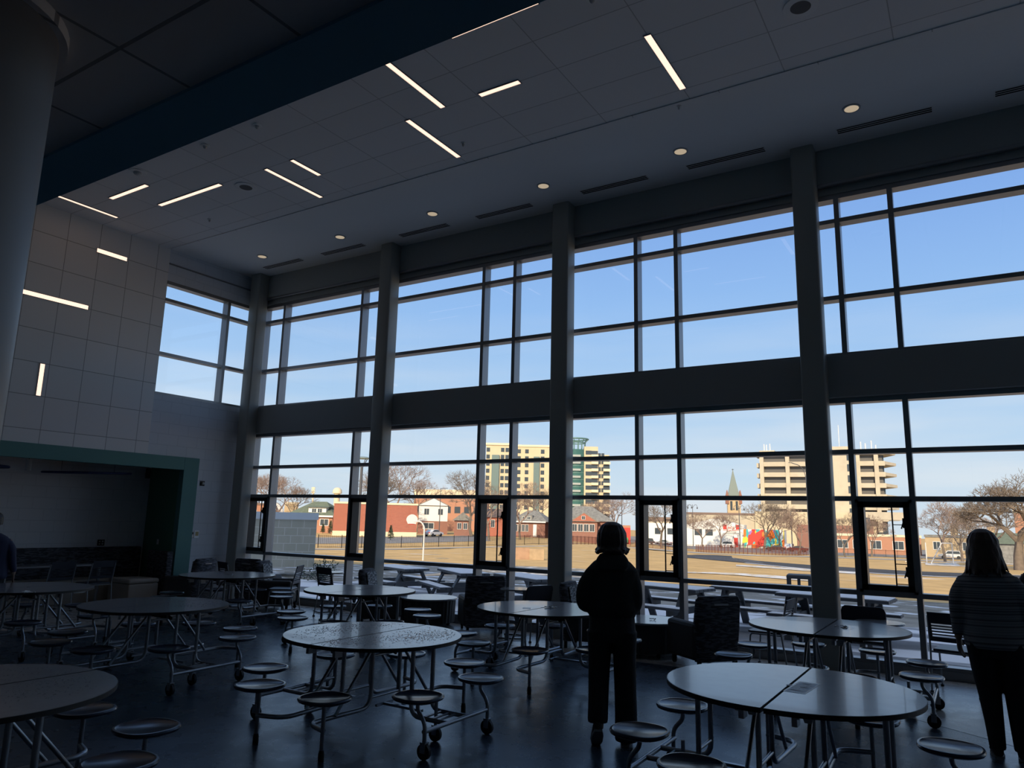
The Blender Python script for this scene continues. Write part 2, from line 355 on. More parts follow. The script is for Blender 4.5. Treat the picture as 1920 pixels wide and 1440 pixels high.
# ---------------------------------------------------------------- ceiling and wall fixtures
def strip(a, b, axis, label, group='ceiling light strips', wd=.075):
    "recessed linear light; a and b are end points, axis the outward normal"
    a = Vector(a); b = Vector(b); t = thing('strip_light', label, 'light', tuple(a), 0, group)
    d = b-a; L = d.length; d.normalize(); nrm = Vector(axis); s = d.cross(nrm).normalized()
    M_ = Matrix(((d[0], s[0], nrm[0], 0), (d[1], s[1], nrm[1], 0), (d[2], s[2], nrm[2], 0), (0,0,0,1)))
    MB().xbox(M_, 0, L, -wd/2, wd/2, .001, .006).build('diffuser', M['lamp'], t)
    f = MB()
    for q in (-1, 1): f.xbox(M_, -.008, L+.008, q*(wd/2+.004)-.004, q*(wd/2+.004)+.004, 0, .012)
    for e in (-.004, L+.004): f.xbox(M_, e-.004, e+.004, -wd/2, wd/2, 0, .012)
    f.build('rim', M['mull'], t); return t
zc = ZC
strip((-5.43,5.66,zc),(-5.43,6.79,zc),(0,0,-1),'long ceiling light strip running toward the windows, its end nearest the dark blue bulkhead edge')
strip((-4.86,6.80,zc),(-4.28,6.80,zc),(0,0,-1),'short ceiling light strip parallel to the windows, just right of two long slanted strips')
strip((-2.63,6.76,zc),(-2.63,7.92,zc),(0,0,-1),'brightest and rightmost long light strip on the high panelled ceiling')
strip((-6.03,6.80,zc),(-6.03,7.96,zc),(0,0,-1),'long slanted ceiling light strip in the middle, below another one toward the windows')
strip((-8.27,6.80,zc),(-8.27,7.36,zc),(0,0,-1),'short slanted ceiling light strip right above a longer parallel strip')
strip((-8.85,6.80,zc),(-8.85,7.95,zc),(0,0,-1),'long slanted ceiling light strip right of the round ceiling speaker')
strip((-11.58,6.80,zc),(-9.93,6.80,zc),(0,0,-1),'long ceiling light strip parallel to the windows, left of the round ceiling speaker')
strip((-12.07,6.22,zc),(-11.02,6.22,zc),(0,0,-1),'ceiling light strip half dimmed at one end, behind the leftmost strip')
strip((-12.77,5.70,zc),(-12.77,6.74,zc),(0,0,-1),'leftmost thin light strip on the ceiling near the tiled wall')
strip((-4.5,5.70,zc),(-3.40,5.70,zc),(0,0,-1),'light strip mostly hidden behind the top edge of the blue bulkhead')
xw = XL+.036
strip((xw,6.76,6.43),(xw,7.33,6.43),(1,0,0),'short horizontal light strip high on the tiled left wall','wall light strips')
strip((xw,5.1,5.32),(xw,6.74,5.32),(1,0,0),'long horizontal light strip on the tiled left wall beside the round column','wall light strips')
strip((xw,6.12,4.16),(xw,6.12,3.61),(1,0,0),'short vertical light strip on the tiled left wall','wall light strips')
dl = ['farthest','second from the left of the','third from the left of the','fourth from the left of the','fifth from the left of the','nearest and rightmost of the']
for i, x in enumerate([-12.06,-9.85,-7.63,-5.41,-3.17,-.94]):
    t = thing('downlight', (dl[i]+' round recessed downlights in the ceiling along the windows') if i else 'farthest round recessed downlight, in the ceiling by the left corner column', 'light', (x,9.38,zc), 0, 'recessed downlights')
    MB().lathe([(.085,-.001),(.085,-.012),(.105,-.012),(.105,-.001)], n=24).build('trim_ring', M['white'], t, smooth=40)
    MB().lathe([(.001,-.003),(.085,-.003),(.085,-.010),(.001,-.010)], n=24).build('lens', M['lamp2'], t)
for i, (x0, x1) in enumerate([(-12.6,-11.46),(-10.86,-9.72),(-8.8,-7.67),(-7.05,-5.92),(-5.0,-3.87),(-3.25,-2.12),(-1.19,-.07),(.58,1.7)]):
    lab = ['farthest black linear air slot, right beside the left corner column','linear air slot between the two farthest downlights','linear air slot just right of the second column from the left','linear air slot left of the middle column','linear air slot just right of the middle column','linear air slot just left of the right hand column','long linear air slot near the nearest downlight','linear air slot cut off by the right edge of the picture'][i]
    t = thing('air_slot', lab, 'vent', (x0,9.82,zc), 0, 'linear air slots')
    f = MB().box(0,x1-x0,0,.15,-.006,-.001); f.build('frame', M['ceil'], t)
    for k in range(3): MB().box(.01,x1-x0-.01,.012+k*.048,.012+k*.048+.026,-.009,-.004).build('slot', M['vent'], t)
for x, y, lab in ((-1.12,7.12,'large round ceiling speaker at the top edge of the picture'),(-9.65,7.07,'large round speaker grille in the panelled ceiling between light strips')):
    t = thing('ceiling_speaker', lab, 'speaker', (x,y,zc), 0, 'round ceiling speakers')
    MB().lathe([(.001,0),(.15,0),(.15,-.012),(.001,-.018)], n=32).build('grille', M['spk'], t, smooth=30)
    MB().lathe([(.15,0),(.17,0),(.17,-.012),(.15,-.014)], n=32).build('ring', M['ceil'], t, smooth=30)
for x, y, r_, lab in ((-10.72,5.88,.13,'round white sensor cap by the bulkhead edge above the dimmed light strip'),(-9.04,5.88,.06,'small detector on the panelled ceiling, left of its twin'),(-7.92,5.89,.06,'small detector on the panelled ceiling, right of its twin'),(-5.74,7.67,.035,'tiny sprinkler cap right of the middle long light strip'),(-11.34,7.62,.035,'tiny sprinkler cap near the tiled wall'),(-2.8,8.26,.03,'tiny sprinkler under the ceiling seam near the brightest strip'),(-2.9,5.95,.06,'small detector at the top edge of the picture')):
    t = thing('ceiling_sensor', lab, 'sensor', (x,y,zc), 0, 'ceiling sensors')
    MB().lathe([(.001,0),(r_,0),(r_,-.012),(.001,-.014)], n=20).build('base_plate', M['ceil'], t, smooth=30)
    MB().ball((0,0,-.02), r_*.5, r_*.5, .035).build('sensor_head', M['white'], t, smooth=60)
# things on the left wall and in the alcove
def plate(name, label, cat, y, z, w_, h_, m_, x=XL+.003, d=.03):
    t = thing(name, label, cat, (x,y,z)); MB().box(0,d*.4,-w_/2,w_/2,-h_/2,h_/2).build('plate', m_, t, bevel=.004); return t
t = plate('wall_detector','small dark detector on the left wall right of the green portal','detector',9.46,2.31,.10,.10,M['black']); MB().ball((.03,0,0),.03).build('lens', M['white'], t)
t = plate('notice_card','small pale notice card on the wall right of the green portal','sign',9.44,1.29,.11,.15,M['paper']); MB().box(.012,.014,-.03,.04,-.03,.05).build('printed_picture', mat('yellow print',(.5,.4,.2)), t)
t = plate('thermostat','grey thermostat on the wall left of the notice card','switch',9.33,1.29,.09,.12,M['mull'])
MB().box(.012,.018,-.03,.03,0,.04).build('display', M['vent'], t)
p_ = bpz(190,1017,1.1)
t = thing('power_outlet','black double power outlet on the pale alcove wall above the bench','outlet',(AX+.003,8.42,1.08)); MB().box(0,.01,-.07,.07,-.06,.06).build('plate', M['vent'], t)
for a in (-.03,.03):
    for c_ in (-.025,.025): MB().box(.008,.014,a-.016,a+.016,c_-.014,c_+.014).build('socket', M['white'], t)
t = thing('light_switch','small switch plate on the dark green alcove side','switch',(-14.1,9.08,1.12),R(-101)); MB().box(0,.01,-.04,.04,-.05,.05).build('plate', M['wall'], t); MB().box(.01,.016,-.01,.01,-.02,.02).build('rocker', M['white'], t)
for y, lab in ((6.65,'cylinder pendant lamp hanging in the alcove on the left'),(8.95,'cylinder pendant lamp by the dark green alcove side')):
    t = thing('cylinder_pendant', lab, 'lamp', (-14.5,y,2.9), 0, 'alcove cylinder lamps')
    MB().tube([(0,0,0),(0,0,-.3)],.006,6).build('cord', M['black'], t)
    MB().lathe([(.045,-.30),(.05,-.31),(.05,-.5),(.045,-.505)], n=20).build('shade', M['wall'] if y < 7 else M['charc'], t, smooth=40)
t = thing('ceiling_cloud','blue felt disc hanging flat from the alcove ceiling','panel',(-14.35,7.65,2.42)); MB().lathe([(.001,-.02),(.55,-.02),(.56,0),(.55,.02),(.001,.02)], n=40, sy=1.45).build('disc', M['cloud'], t, smooth=30).rotation_euler = (R(2.5),R(1),0)
for a in (-.5,.5): MB().tube([(0,a,.02),(0,a,.48)],.004,5).build('wire', M['black'], t)
t = thing('ceiling_cloud','blue felt disc at the left picture edge in the alcove','panel',(-14.35,5.45,2.42)); MB().lathe([(.001,-.02),(.55,-.02),(.56,0),(.55,.02),(.001,.02)], n=40, sy=1.45).build('disc', M['cloud'], t, smooth=30)
MB().tube([(0,0,.02),(0,0,.48)],.004,5).build('wire', M['black'], t)

# ---------------------------------------------------------------- mobile stool table
def half_top(s):
    n_ = 48; r_ = .715; c0 = .045; pts = []
    a0 = math.acos((.008-c0)/r_)
    for k in range(n_+1): a = -a0 + 2*a0*k/n_; pts.append(((c0+r_*math.cos(a))*s, r_*math.sin(a)))
    return pts if s > 0 else pts[::-1]
def make_table():
    t = empty('mobile_stool_table')
    ed = 0
    for s in (1, -1):
        b = MB(); P = half_top(s); b.prism(P, .712, .7385); b.cur = 1
        q = [(x*.994+.0012*s, y*.994) for x, y in P]; b.cur = 0; b.prism(q, .7385, .740)
        b.mi[0:len(P)+2] = [1]*(len(P)+2)
        b.build('tabletop', [M['top'], M['edge']], t)
        # frame running along the seam
        f = MB()
        for k in (1, -1):
            f.tube(fillet([(.16*s,.17*k,.70),(.16*s,.17*k,.205),(.13*s,.80*k,.205),(.36*s,.87*k,.205)],.11,5),.018,10)
            f.tube([(.16*s,.20*k,.64),(.16*s,.56*k,.215)],.0135,8)
            f.vprism([(.10*s,.712),(.22*s,.712),(.18*s,.60),(.14*s,.60)], .30*k-.004, .30*k+.004)
            f.beam((.16*s,.15*k,.70),(.16*s,.62*k,.70),.03,.03)
            f.xbox(Matrix.Identity(4), .145*s-.015, .145*s+.015, .50*k-.02, .62*k+.02, .64, .70)
        f.tube([(.16*s,-.17,.60),(.16*s,.17,.60)],.011,8); f.tube([(.16*s,-.17,.28),(.16*s,.17,.28)],.013,8)
        f.build('centre_frame', M['steel'], t, smooth=50)
        # outer frame to the caster rail
        f = MB()
        for k in (1, -1):
            f.tube(fillet([(.55*s,.13*k,.71),(.55*s,.13*k,.19),(.905*s,.13*k,.19)],.10,5),.018,10)
        f.tube([(.91*s,-.42,.19),(.91*s,.42,.19)],.0165,10)
        for x in (.66,.74,.80): f.tube([(x*s,-.13,.19),(x*s,.13,.19)],.010,6)
        f.tube([(.55*s,-.13,.30),(.55*s,.13,.30)],.012,8)
        f.beam((.16*s,.0,.205),(.56*s,.0,.205),.03,.02); f.tube([(.16*s,-.1,.205),(.16*s,.1,.205)],.012,6)
        f.beam((.20*s,.0,.695),(.55*s,.0,.695),.035,.025); f.beam((.55*s,-.15,.70),(.55*s,.15,.70),.05,.018)
        f.build('outer_frame', M['steel'], t, smooth=50)
        f = MB(); f.beam((.10*s,-.09,.66),(.34*s,-.09,.66),.025,.06); f.beam((.0,.09,.68),(.22*s,.05,.60),.02,.02)
        f.build('fold_mechanism', M['black'], t)
        def stool(ang, caster):
            cx, cy = .935*math.cos(ang), .935*math.sin(ang); cx *= s
            b = MB(); b.lathe([(.001,.395),(.15,.398),(.178,.410),(.185,.424),(.180,.434),(.168,.435),(.156,.427),(.001,.426)], (cx,cy,0), 32, e=2.35)
            st = b.build('stool_seat', M['seat'], t, smooth=35)
            if caster:
                p = fillet([(cx,cy,.40),(cx,cy,.33),(cx+.075*s,cy,.25),(cx+.075*s,cy,.115)],.05,4)
                MB().tube(p,.0155,10).build('stool_post', M['steel'], st, smooth=60)
                cst(cx+.075*s, cy)
            else:
                fx, fy = cx-.0*s, cy
                MB().tube([(cx,cy,.40),(fx,fy,.05)],.0155,10).build('stool_post', M['steel'], st, smooth=60)
                MB().lathe([(.014,0),(.022,.003),(.022,.05),(.017,.075)], (fx,fy,0), 14).build('rubber_foot', M['rubber'], st, smooth=40)
        def cst(x, y, post=None):
            c_ = MB(); c_.tube([(x,y-.013,.056),(x,y+.013,.056)],[.056,.056],20); c_.ball((x,y,.056),.02,.022,.02)
            w_ = c_.build('caster', M['rubber'], t, smooth=50)
            g = MB(); g.box(x-.022,x+.022,y-.024,y-.017,.05,.12); g.box(x-.022,x+.022,y+.017,y+.024,.05,.12); g.box(x-.024,x+.024,y-.024,y+.024,.113,.122)
            g.build('caster_fork', M['steel'], w_)
            if post: MB().tube([(x,y,.12),(x,y,.30)],.014,8).build('caster_stem', M['steel'], w_, smooth=50)
        for a in (-68,68): stool(R(a), False)
        for a in (-26,26): stool(R(a), True)
        cst(.70*s, 0, True)
        for e in (-1, 1): 
            pass
    MB().lathe([(.02,.7395),(.02,.7415),(.001,.742)], n=14).build('centre_cap', M['black'], t)
    return t
TB = [(-4.44,4.93,0,'round folding stool table in the centre foreground, wet with water drops'),
 (-1.08,5.08,0,'round stool table in the right foreground with a printed flyer on its seam'),
 (-1.37,8.29,0,'round stool table by the window beyond the flyer table'),
 (-7.22,7.70,3,'round stool table before the second column from the left, left of the drum table'),
 (-4.31,7.62,0,'round stool table left of the hooded person with crumpled paper on it'),
 (-7.58,4.93,3,'dark round stool table left of the centre, damp with drops'),
 (-10.28,4.92,0,'round stool table at the left edge in front of the alcove chairs'),
 (-4.74,2.02,0,'nearest round stool table, cut off by the bottom left corner'),
 (-10.42,8.00,0,'round stool table farthest back on the left, beside the green portal')]
tproto = None
for i, (x, y, a, lab) in enumerate(TB):
    o = make_table() if i == 0 else copy_tree(tproto)
    if i == 0: tproto = o
    o.location = (x, y, 0); o.rotation_euler.z = R(a); tag(o, lab, 'table', 'mobile round tables with attached stools')
# drops, papers
M['water'] = mat('water drop', (.16,.165,.18), .08, spec=.7)
def drops(cx, cy, n_, seed, regs, rmax=.010, label=''):
    rnd = random.Random(seed); b = MB()
    for i in range(n_):
        rg = rnd.choice(regs); x = cx+rnd.gauss(rg[0], rg[2]); y = cy+rnd.gauss(rg[1], rg[3])
        if math.hypot(x-cx,y-cy) > .70 or abs(x-cx) < .015: continue
        r_ = rmax*rnd.uniform(.35,.9); k = 6; h = r_*.2
        vs = [(x+r_*math.cos(2*PI*j/k), y+r_*math.sin(2*PI*j/k), .7402) for j in range(k)]+[(x+r_*.6*math.cos(2*PI*j/k+.3), y+r_*.6*math.sin(2*PI*j/k+.3), .7402+h) for j in range(k)]
        b.add(vs, [(j,(j+1)%k,k+(j+1)%k,k+j) for j in range(k)]+[tuple(range(k,2*k))])
    o = b.build('water_drops', M['water'], smooth=80); tag(o, label, 'water drops', kind='stuff')
drops(-4.44,4.93,1900,1,[(-.42,-.12,.13,.22),(-.35,.35,.12,.2),(.3,.1,.14,.3),(.12,-.4,.1,.14),(.45,.25,.1,.2)],.008,'scattered water drops on the centre foreground table')
drops(-7.58,4.93,320,2,[(.25,-.1,.12,.25),(-.1,.3,.12,.12),(.35,.2,.1,.15)],.008,'scattered water drops on the dark table left of the centre')
drops(-4.74,2.02,480,3,[(.35,0,.09,.22),(.2,.35,.16,.1),(-.1,.3,.2,.15)],.007,'scattered water drops on the nearest table at the bottom left')
def sheet(name, label, cat, x, y, w_, h_, rot, m_, z=.7403, parts=()):
    t = thing(name, label, cat, (x,y,z), R(rot)); MB().box(-w_/2,w_/2,-h_/2,h_/2,0,.0012).build('sheet', m_, t)
    for (a,c_,d_,e_,mm_) in parts: MB().box(a*w_,c_*w_,d_*h_,e_*h_,.0012,.0018).build('printed_panel', mm_, t)
    return t
gr = mat('grey print',(.72,.78,.84)); dk = mat('dark print',(.06,.07,.1))
sheet('flyer','white printed flyer lying beside the seam of the right foreground table','paper',-1.0,5.06,.13,.36,-4,M['paper'],parts=[(-.42,.42,-.44,-.2,gr),(-.42,.42,-.12,.12,gr),(-.42,.42,.2,.44,gr),(-.42,.42,-.165,-.15,dk),(-.42,.42,.15,.165,dk),(-.1,.3,-.02,.02,M['paper']),(-.3,.1,-.34,-.3,M['paper']),(-.2,.2,.3,.34,M['paper'])])
def crumple(name, label, cat, x, y, r_, seed, m_, z=.7405):
    rnd = random.Random(seed); b = MB()
    for i in range(9):
        a = rnd.uniform(0,6.28); q = rnd.uniform(0,r_); cx, cy = x+q*math.cos(a)*1.6, y+q*math.sin(a)
        p = [(cx+rnd.uniform(-1,1)*r_*.6, cy+rnd.uniform(-1,1)*r_*.6, z+rnd.uniform(.001,.022)) for _ in range(4)]
        p2 = [(u[0],u[1],max(u[2]-.002,z)) for u in p]
        b.add(p+p2, [(0,1,2,3),(7,6,5,4),(0,4,5,1),(1,5,6,2),(2,6,7,3),(3,7,4,0)])
    tag(b.build(name, m_), label, cat)
crumple('crumpled_wrapper','crumpled clear wrapper on the table left of the hooded person','wrapper',-4.22,7.66,.05,5,M['paper'])
sheet('napkin','small white napkin left of the crumpled wrapper','napkin',-4.42,7.45,.09,.11,30,M['paper'])
crumple('crumpled_wrapper','crumpled dark wrapper on the table by the window at right','wrapper',-1.22,8.3,.06,8,M['chrome'])
crumple('food_scraps','white crumbs and scraps on the table at the left edge','scraps',-9.6,4.6,.07,9,M['paper'])
crumple('lettuce_leaf','wilted yellow green leaf at the left end of the nearest table','leaf',-5.02,2.0,.05,4,mat('wilted leaf',(.25,.26,.12)))
crumple('milk_cap','tiny white scrap on the farthest left stool table','scrap',-10.3,8.0,.012,11,M['paper'])

# ---------------------------------------------------------------- soft chairs, drum tables, stack chairs, side tables
def make_lounge():
    "faces local +x"
    t = empty('lounge_chair')
    for q in (-.33,.20): MB().box(-.28,.33,q,q+.13,.10,.54).build('arm', M['charc'], t, bevel=.045)
    MB().box(-.24,.30,-.20,.20,.12,.43).build('seat_cushion', M['charc'], t, bevel=.04)
    # tapered back panel, patterned outside
    b = MB(); rg = []
    for z, w_, x0, x1 in ((.09,.29,-.31,-.18),(.45,.32,-.335,-.19),(.80,.315,-.375,-.25),(.86,.285,-.37,-.27)):
        q = .04; rg.append([(x0+q,-w_,z),(x1-q,-w_,z),(x1,-w_+q,z),(x1,w_-q,z),(x1-q,w_,z),(x0+q,w_,z),(x0,w_-q,z),(x0,-w_+q,z)])
    b.loft(rg); bk = b.build('backrest', M['pat'], t, smooth=55)
    MB().box(-.385,-.355,-.10,.10,.755,.775).build('grip_slot', M['steel'], bk)
    b = MB(); b.loft([[(-.185,-.24,.43),(-.165,-.24,.43),(-.165,.24,.43),(-.185,.24,.43)],[(-.24,-.27,.82),(-.225,-.27,.82),(-.225,.27,.82),(-.24,.27,.82)]]); b.build('inner_back', M['patlit'], t, bevel=.008)
    for y in (-.26,.26):
        MB().box(-.29,-.25,y-.02,y+.02,0,.10).build('leg', M['black'], t)
        MB().tube([(.26,y-.015,.03),(.26,y+.015,.03)],.03,14).build('caster', M['rubber'], t, smooth=50)
        MB().box(.24,.28,y-.022,y+.022,.05,.11).build('caster_fork', M['black'], t)
    return t
LC = [((-6.72,9.93),125+10,'lounge chair with dark woven back right of the drum table, its back to the tables'),
 ((-3.02,9.45),143,'lounge chair with dark woven back in front of the window, right of the hooded person'),
 ((-4.75,9.75),12,'lounge chair just behind and left of the hooded person, turned toward the right'),
 ((-8.42,9.55),26,'lounge chair at the foot of the second column, turned toward the drum table'),
 ((-11.05,9.6),32,'lounge chair with a window lit inner back left of the slim stack chair'),
 ((-12.1,10.0),100,'low lounge chair back seen against the window in the far left corner'),
 ((-12.85,9.0),200,'lounge chair standing right of the green portal against the left wall')]
lp = None
for i, (p, a, lab) in enumerate(LC):
    o = make_lounge() if i == 0 else copy_tree(lp)
    lp = lp or o; o.location = (p[0], p[1], 0.004); o.rotation_euler.z = R(a); tag(o, lab, 'armchair', 'upholstered lounge chairs')
def make_drum():
    t = empty('drum_table')
    MB().lathe([(.001,.42),(.46,.42),(.47,.435),(.465,.45),(.001,.45)], n=48).build('tabletop', M['top'], t, smooth=30)
    n_ = 72; ring = lambda z, r0: [( (r0-(.008 if j%2 else 0))*math.cos(2*PI*j/n_), (r0-(.008 if j%2 else 0))*math.sin(2*PI*j/n_), z) for j in range(n_)]
    MB().loft([ring(.07,.43), ring(.42,.445)]).build('pleated_drum', M['charc'], t)
    for k in range(4):
        a = PI/4+k*PI/2; x, y = .33*math.cos(a), .33*math.sin(a)
        MB().tube([(x,y-.015,.03),(x,y+.015,.03)],.03,14).build('caster', M['rubber'], t, smooth=50)
        MB().box(x-.02,x+.02,y-.02,y+.02,.045,.08).build('caster_plate', M['black'], t)
    return t
o = make_drum(); o.location = (-7.72,9.86,.002); tag(o, 'round drum coffee table with pleated side behind the centre table', 'table', 'drum coffee tables')
o2 = copy_tree(o); o2.location = (-3.86,9.72,.002); tag(o2, 'round drum coffee table right of the hooded person with small wrapper on it', 'table', 'drum coffee tables')
crumple('crumpled_wrapper','small dark twist of wrapper on the drum table right of the hooded person','wrapper',-3.8,9.7,.03,12,M['black'],.456)

def make_stack(round_back=False):
    "faces local +x, back at -x"
    t = empty('stack_chair' if not round_back else 'padded_chair')
    zb, zt = (.52,.84)
    def px(z): return -.19-(z-.44)*.22
    if round_back:
        b = MB(); b.loft([[( px(z)+dx, y, z) for dx, y in ((-.014,-w_),(.014,-w_),(.014,w_),(-.014,w_))] for z, w_ in ((.60,.225),(.64,.235),(.78,.235),(.82,.22),(.84,.19))]); b.build('backrest', M['navy'], t, bevel=.006)
    else:
        bk = empty('backrest'); bk.parent = t
        b = MB()
        def slab(z0, z1, w0, w1): b.loft([[(px(z)+dx+.02*(1-abs(y)/.21), y, z) for dx, y in ((-.007,-w_),(.007,-w_),(.007,w_),(-.007,w_))] for z, w_ in ((z0,w0),(z1,w1))])
        slab(.72,.84,.215,.20); slab(.53,.58,.215,.215)
        for k in range(4): slab(.597+k*.031,.597+k*.031+.015,.215,.215)
        for s in (-1,1):
            b.loft([[(px(z)+dx, y, z) for dx, y in ((-.009,s*.19),(.009,s*.19),(.009,s*.218),(-.009,s*.218))] for z in (.53,.84)])
        b.build('slotted_shell', M['navy'], bk)
    b = MB(); b.loft([[(x,y,z) for x, y in ((-.20,-.20),(.16,-.215),(.215,-.17),(.215,.17),(.16,.215),(-.20,.20))] for z in (.425,.437,.45)]); b.build('seat', M['navy'], t, bevel=.006)
    for s in (-1,1):
        y = s*.225
        MB().tube(fillet([(px(.80),y*.96,.80),(px(.46),y,.46),(-.26,y,.02)],.06),.0105,8).build('leg', M['steel'], t, smooth=50)
        MB().tube(fillet([(-.19,y,.42),(.17,y,.42),(.20,y,.02)],.04),.0105,8).build('leg', M['steel'], t, smooth=50)
        MB().box(.185,.215,y-.015,y+.015,0,.02).build('foot', M['rubber'], t); MB().box(-.275,-.245,y-.015,y+.015,0,.02).build('foot', M['rubber'], t)
    MB().tube([(-.19,-.22,.415),(-.19,.22,.415)],.009,6).build('crossbar', M['steel'], t)
    return t
SC = [((-11.75,9.2),75,0,'dark chair back just right of the corner column, in front of the low lounge chair'),
 ((-10.45,9.2),213,0,'slim stack chair seen from the side, facing left before the annex view'),
 ((-9.6,9.62),80,0,'slotted stack chair standing left of the second column'),
 ((-5.45,9.2),160,1,'rounded chair back tilted beside the middle column'),
 ((-2.3,9.82),178,0,'slotted stack chair seen edge on, left of the right hand column'),
 ((-1.2,9.86),92,1,'rounded back chair at the window right of the right hand column'),
 ((-.28,9.75),80,0,'slotted stack chair left of the person in the striped top'),
 ((-13.55,6.85),185,0,'left one of two slotted chairs in front of the alcove bench'),
 ((-13.5,7.52),185,0,'right one of two slotted chairs in front of the alcove bench')]
sp = make_stack(False); sr = make_stack(True); us = set()
for (p, a, rb, lab) in SC:
    src = sr if rb else sp
    if rb in us: o = copy_tree(src)
    else: o = src; us.add(rb)
    o.location = (p[0], p[1], .002); o.rotation_euler.z = R(a); tag(o, lab, 'chair', 'rounded back chairs' if rb else 'slotted stack chairs')
def make_side():
    "c-shaped laptop table: post at -x side"
    t = empty('laptop_table')
    MB().lathe([(.001,.69),(.245,.69),(.25,.70),(.245,.71),(.001,.71)], n=40, e=2.3).build('tabletop', M['top'], t, smooth=30)
    MB().box(-.16,-.10,-.02,.02,.02,.69).build('post', M['mull'], t)
    f = MB(); f.tube(fillet([(-.13,0,.02),(-.13,-.18,.014),(.22,-.2,.014)],.08),.011,8); f.tube(fillet([(-.13,0,.02),(-.13,.18,.014),(.22,.2,.014)],.08),.011,8)
    f.build('base', M['black'], t, smooth=50); return t
sd0 = make_side()
for i, (x, y, a, lab) in enumerate([(-10.1,9.95,150,'small laptop side table right of the slim stack chair on the left'),(-5.95,9.72,200,'small laptop side table left of the middle column'),(-1.0,9.33,250,'small laptop side table in front of the rounded back chair at right')]):
    o = sd0 if i == 0 else copy_tree(sd0); o.location = (x, y, .002); o.rotation_euler.z = R(a); tag(o, lab, 'side table', 'laptop side tables')
# alcove bench, square table, ottoman
t = thing('booth_bench','long booth bench with dark woven back along the alcove wall','bench',(AX+.02,0,0))
MB().box(0,.16,2.0,9.2,0,1.0).build('backrest', M['pat'], t, bevel=.03); MB().box(.16,.72,2.0,8.5,0,.44).build('seat', M['tan'], t, bevel=.03)
pol = [(-14.2,9.08),(-13.32,8.93),(-13.32,8.80),(-14.2,8.95)]
t = thing('booth_end_panel','dark woven end panel of the booth standing against the green alcove side','bench',(0,0,0)); MB().prism(pol,0,.96).build('panel', M['pat'], t, bevel=.02)
t = thing('ottoman','tan upholstered block seat at the right end of the alcove','ottoman',(-13.75,8.5,0)); MB().box(-.32,.36,-.36,.23,.0,.38).build('body', M['tan'], t, bevel=.02); MB().box(-.33,.37,-.37,.24,.385,.47).build('cushion', M['tan'], t, bevel=.035)
t = thing('booth_table','long narrow table standing before the alcove bench','table',(-14.02,7.3,0)); MB().box(-.22,.22,-1.3,.8,.71,.74).build('tabletop', M['top'], t, bevel=.008)
for y in (-1.0,.6): MB().tube([(0,y,.71),(0,y,.02)],.03,12).build('leg', M['steel'], t, smooth=50); MB().box(-.2,.2,y-.03,y+.03,0,.02).build('foot', M['black'], t)

# ---------------------------------------------------------------- people
def ell(c, a, b_, ax=(1,0,0), ay=(0,1,0), n=20, e=2.2):
    c = Vector(c); ax = Vector(ax); ay = Vector(ay); o_ = []
    for j in range(n):
        t = 2*PI*j/n; q = math.cos(t); s = math.sin(t)
        o_.append(c+ax*(a*math.copysign(abs(q)**(2/e), q))+ay*(b_*math.copysign(abs(s)**(2/e), s)))
    return o_
def remesh(o, vox, sm=6):
    r_ = o.modifiers.new('skin', 'REMESH'); r_.mode = 'VOXEL'; r_.voxel_size = vox; r_.use_smooth_shade = True
    if sm: k = o.modifiers.new('soften', 'SMOOTH'); k.factor = .5; k.iterations = sm
    return o
def limb(b, pts, rs, n=12):
    P = fillet(pts, .06, 3); L = [0]
    for i in range(1, len(P)): L.append(L[-1]+(P[i]-P[i-1]).length)
    K = [0]
    for i in range(1, len(pts)): K.append(K[-1]+(Vector(pts[i])-Vector(pts[i-1])).length)
    rr = []
    for l in L:
        u = l/L[-1]*K[-1]
        for i in range(1, len(K)):
            if u <= K[i]+1e-6: f_ = (u-K[i-1])/(K[i]-K[i-1]); rr.append(rs[i-1]*(1-f_)+rs[i]*f_); break
    b.tube(P, rr, n)
def hand(b, w_, d, side, curl=.5):
    "w_ wrist point, d direction of the fingers, side = unit vector across the palm toward the thumb"
    w_ = Vector(w_); d = Vector(d).normalized(); s = Vector(side).normalized(); nn = d.cross(s).normalized()
    b.loft([ell(w_+d*q, a, c_, s, nn, 12) for q, a, c_ in ((-.02,.024,.018),(.02,.032,.015),(.06,.040,.014),(.09,.038,.012))])
    for k, (o_, L) in enumerate(((.030,.068),(.011,.078),(-.010,.074),(-.029,.058))):
        p0 = w_+d*.075+s*o_; p1 = p0+d*(L*.55)+nn*(curl*.010); p2 = p1+d*(L*.34)+nn*(curl*.026); p3 = p2+d*(L*.18)+nn*(curl*.024)
        b.tube([p0,p1,p2,p3],[.0095,.009,.008,.006],8)
    p0 = w_+d*.02+s*.028; b.tube([p0,p0+d*.025+s*.022,p0+d*.055+s*.030+nn*.01],[.012,.0105,.007],8)
def head(b, c, s=1):
    "head centred on c, face toward +y"
    x, y, z = c
    b.loft([ell((x,y+dy*s,z+dz*s), a*s, q*s) for dz, a, q, dy in ((-.115,.030,.035,.045),(-.10,.045,.055,.03),(-.06,.062,.082,.012),(-.02,.070,.092,0),(.03,.074,.095,-.004),(.07,.066,.085,-.006),(.10,.045,.06,-.006),(.112,.02,.03,-.004))])
    b.ball((x,y+.100*s,z-.02*s),.014*s,.022*s,.026*s)
    for k in (-1,1): b.ball((x+k*.074*s,y-.005,z-.01),.012,.02,.03); b.ball((x+k*.03*s,y+.083*s,z+.012*s),.013,.010,.008)
    b.ball((x,y+.09*s,z-.062*s),.026*s,.012*s,.010*s)
skin = mat('skin', (.32,.20,.15), .55); jeans = mat('dark trousers', (.018,.019,.024), .85, noise=(40,.3)); shoe = mat('dark shoe', (.016,.016,.018), .6); sole = mat('shoe sole', (.2,.2,.2), .6)
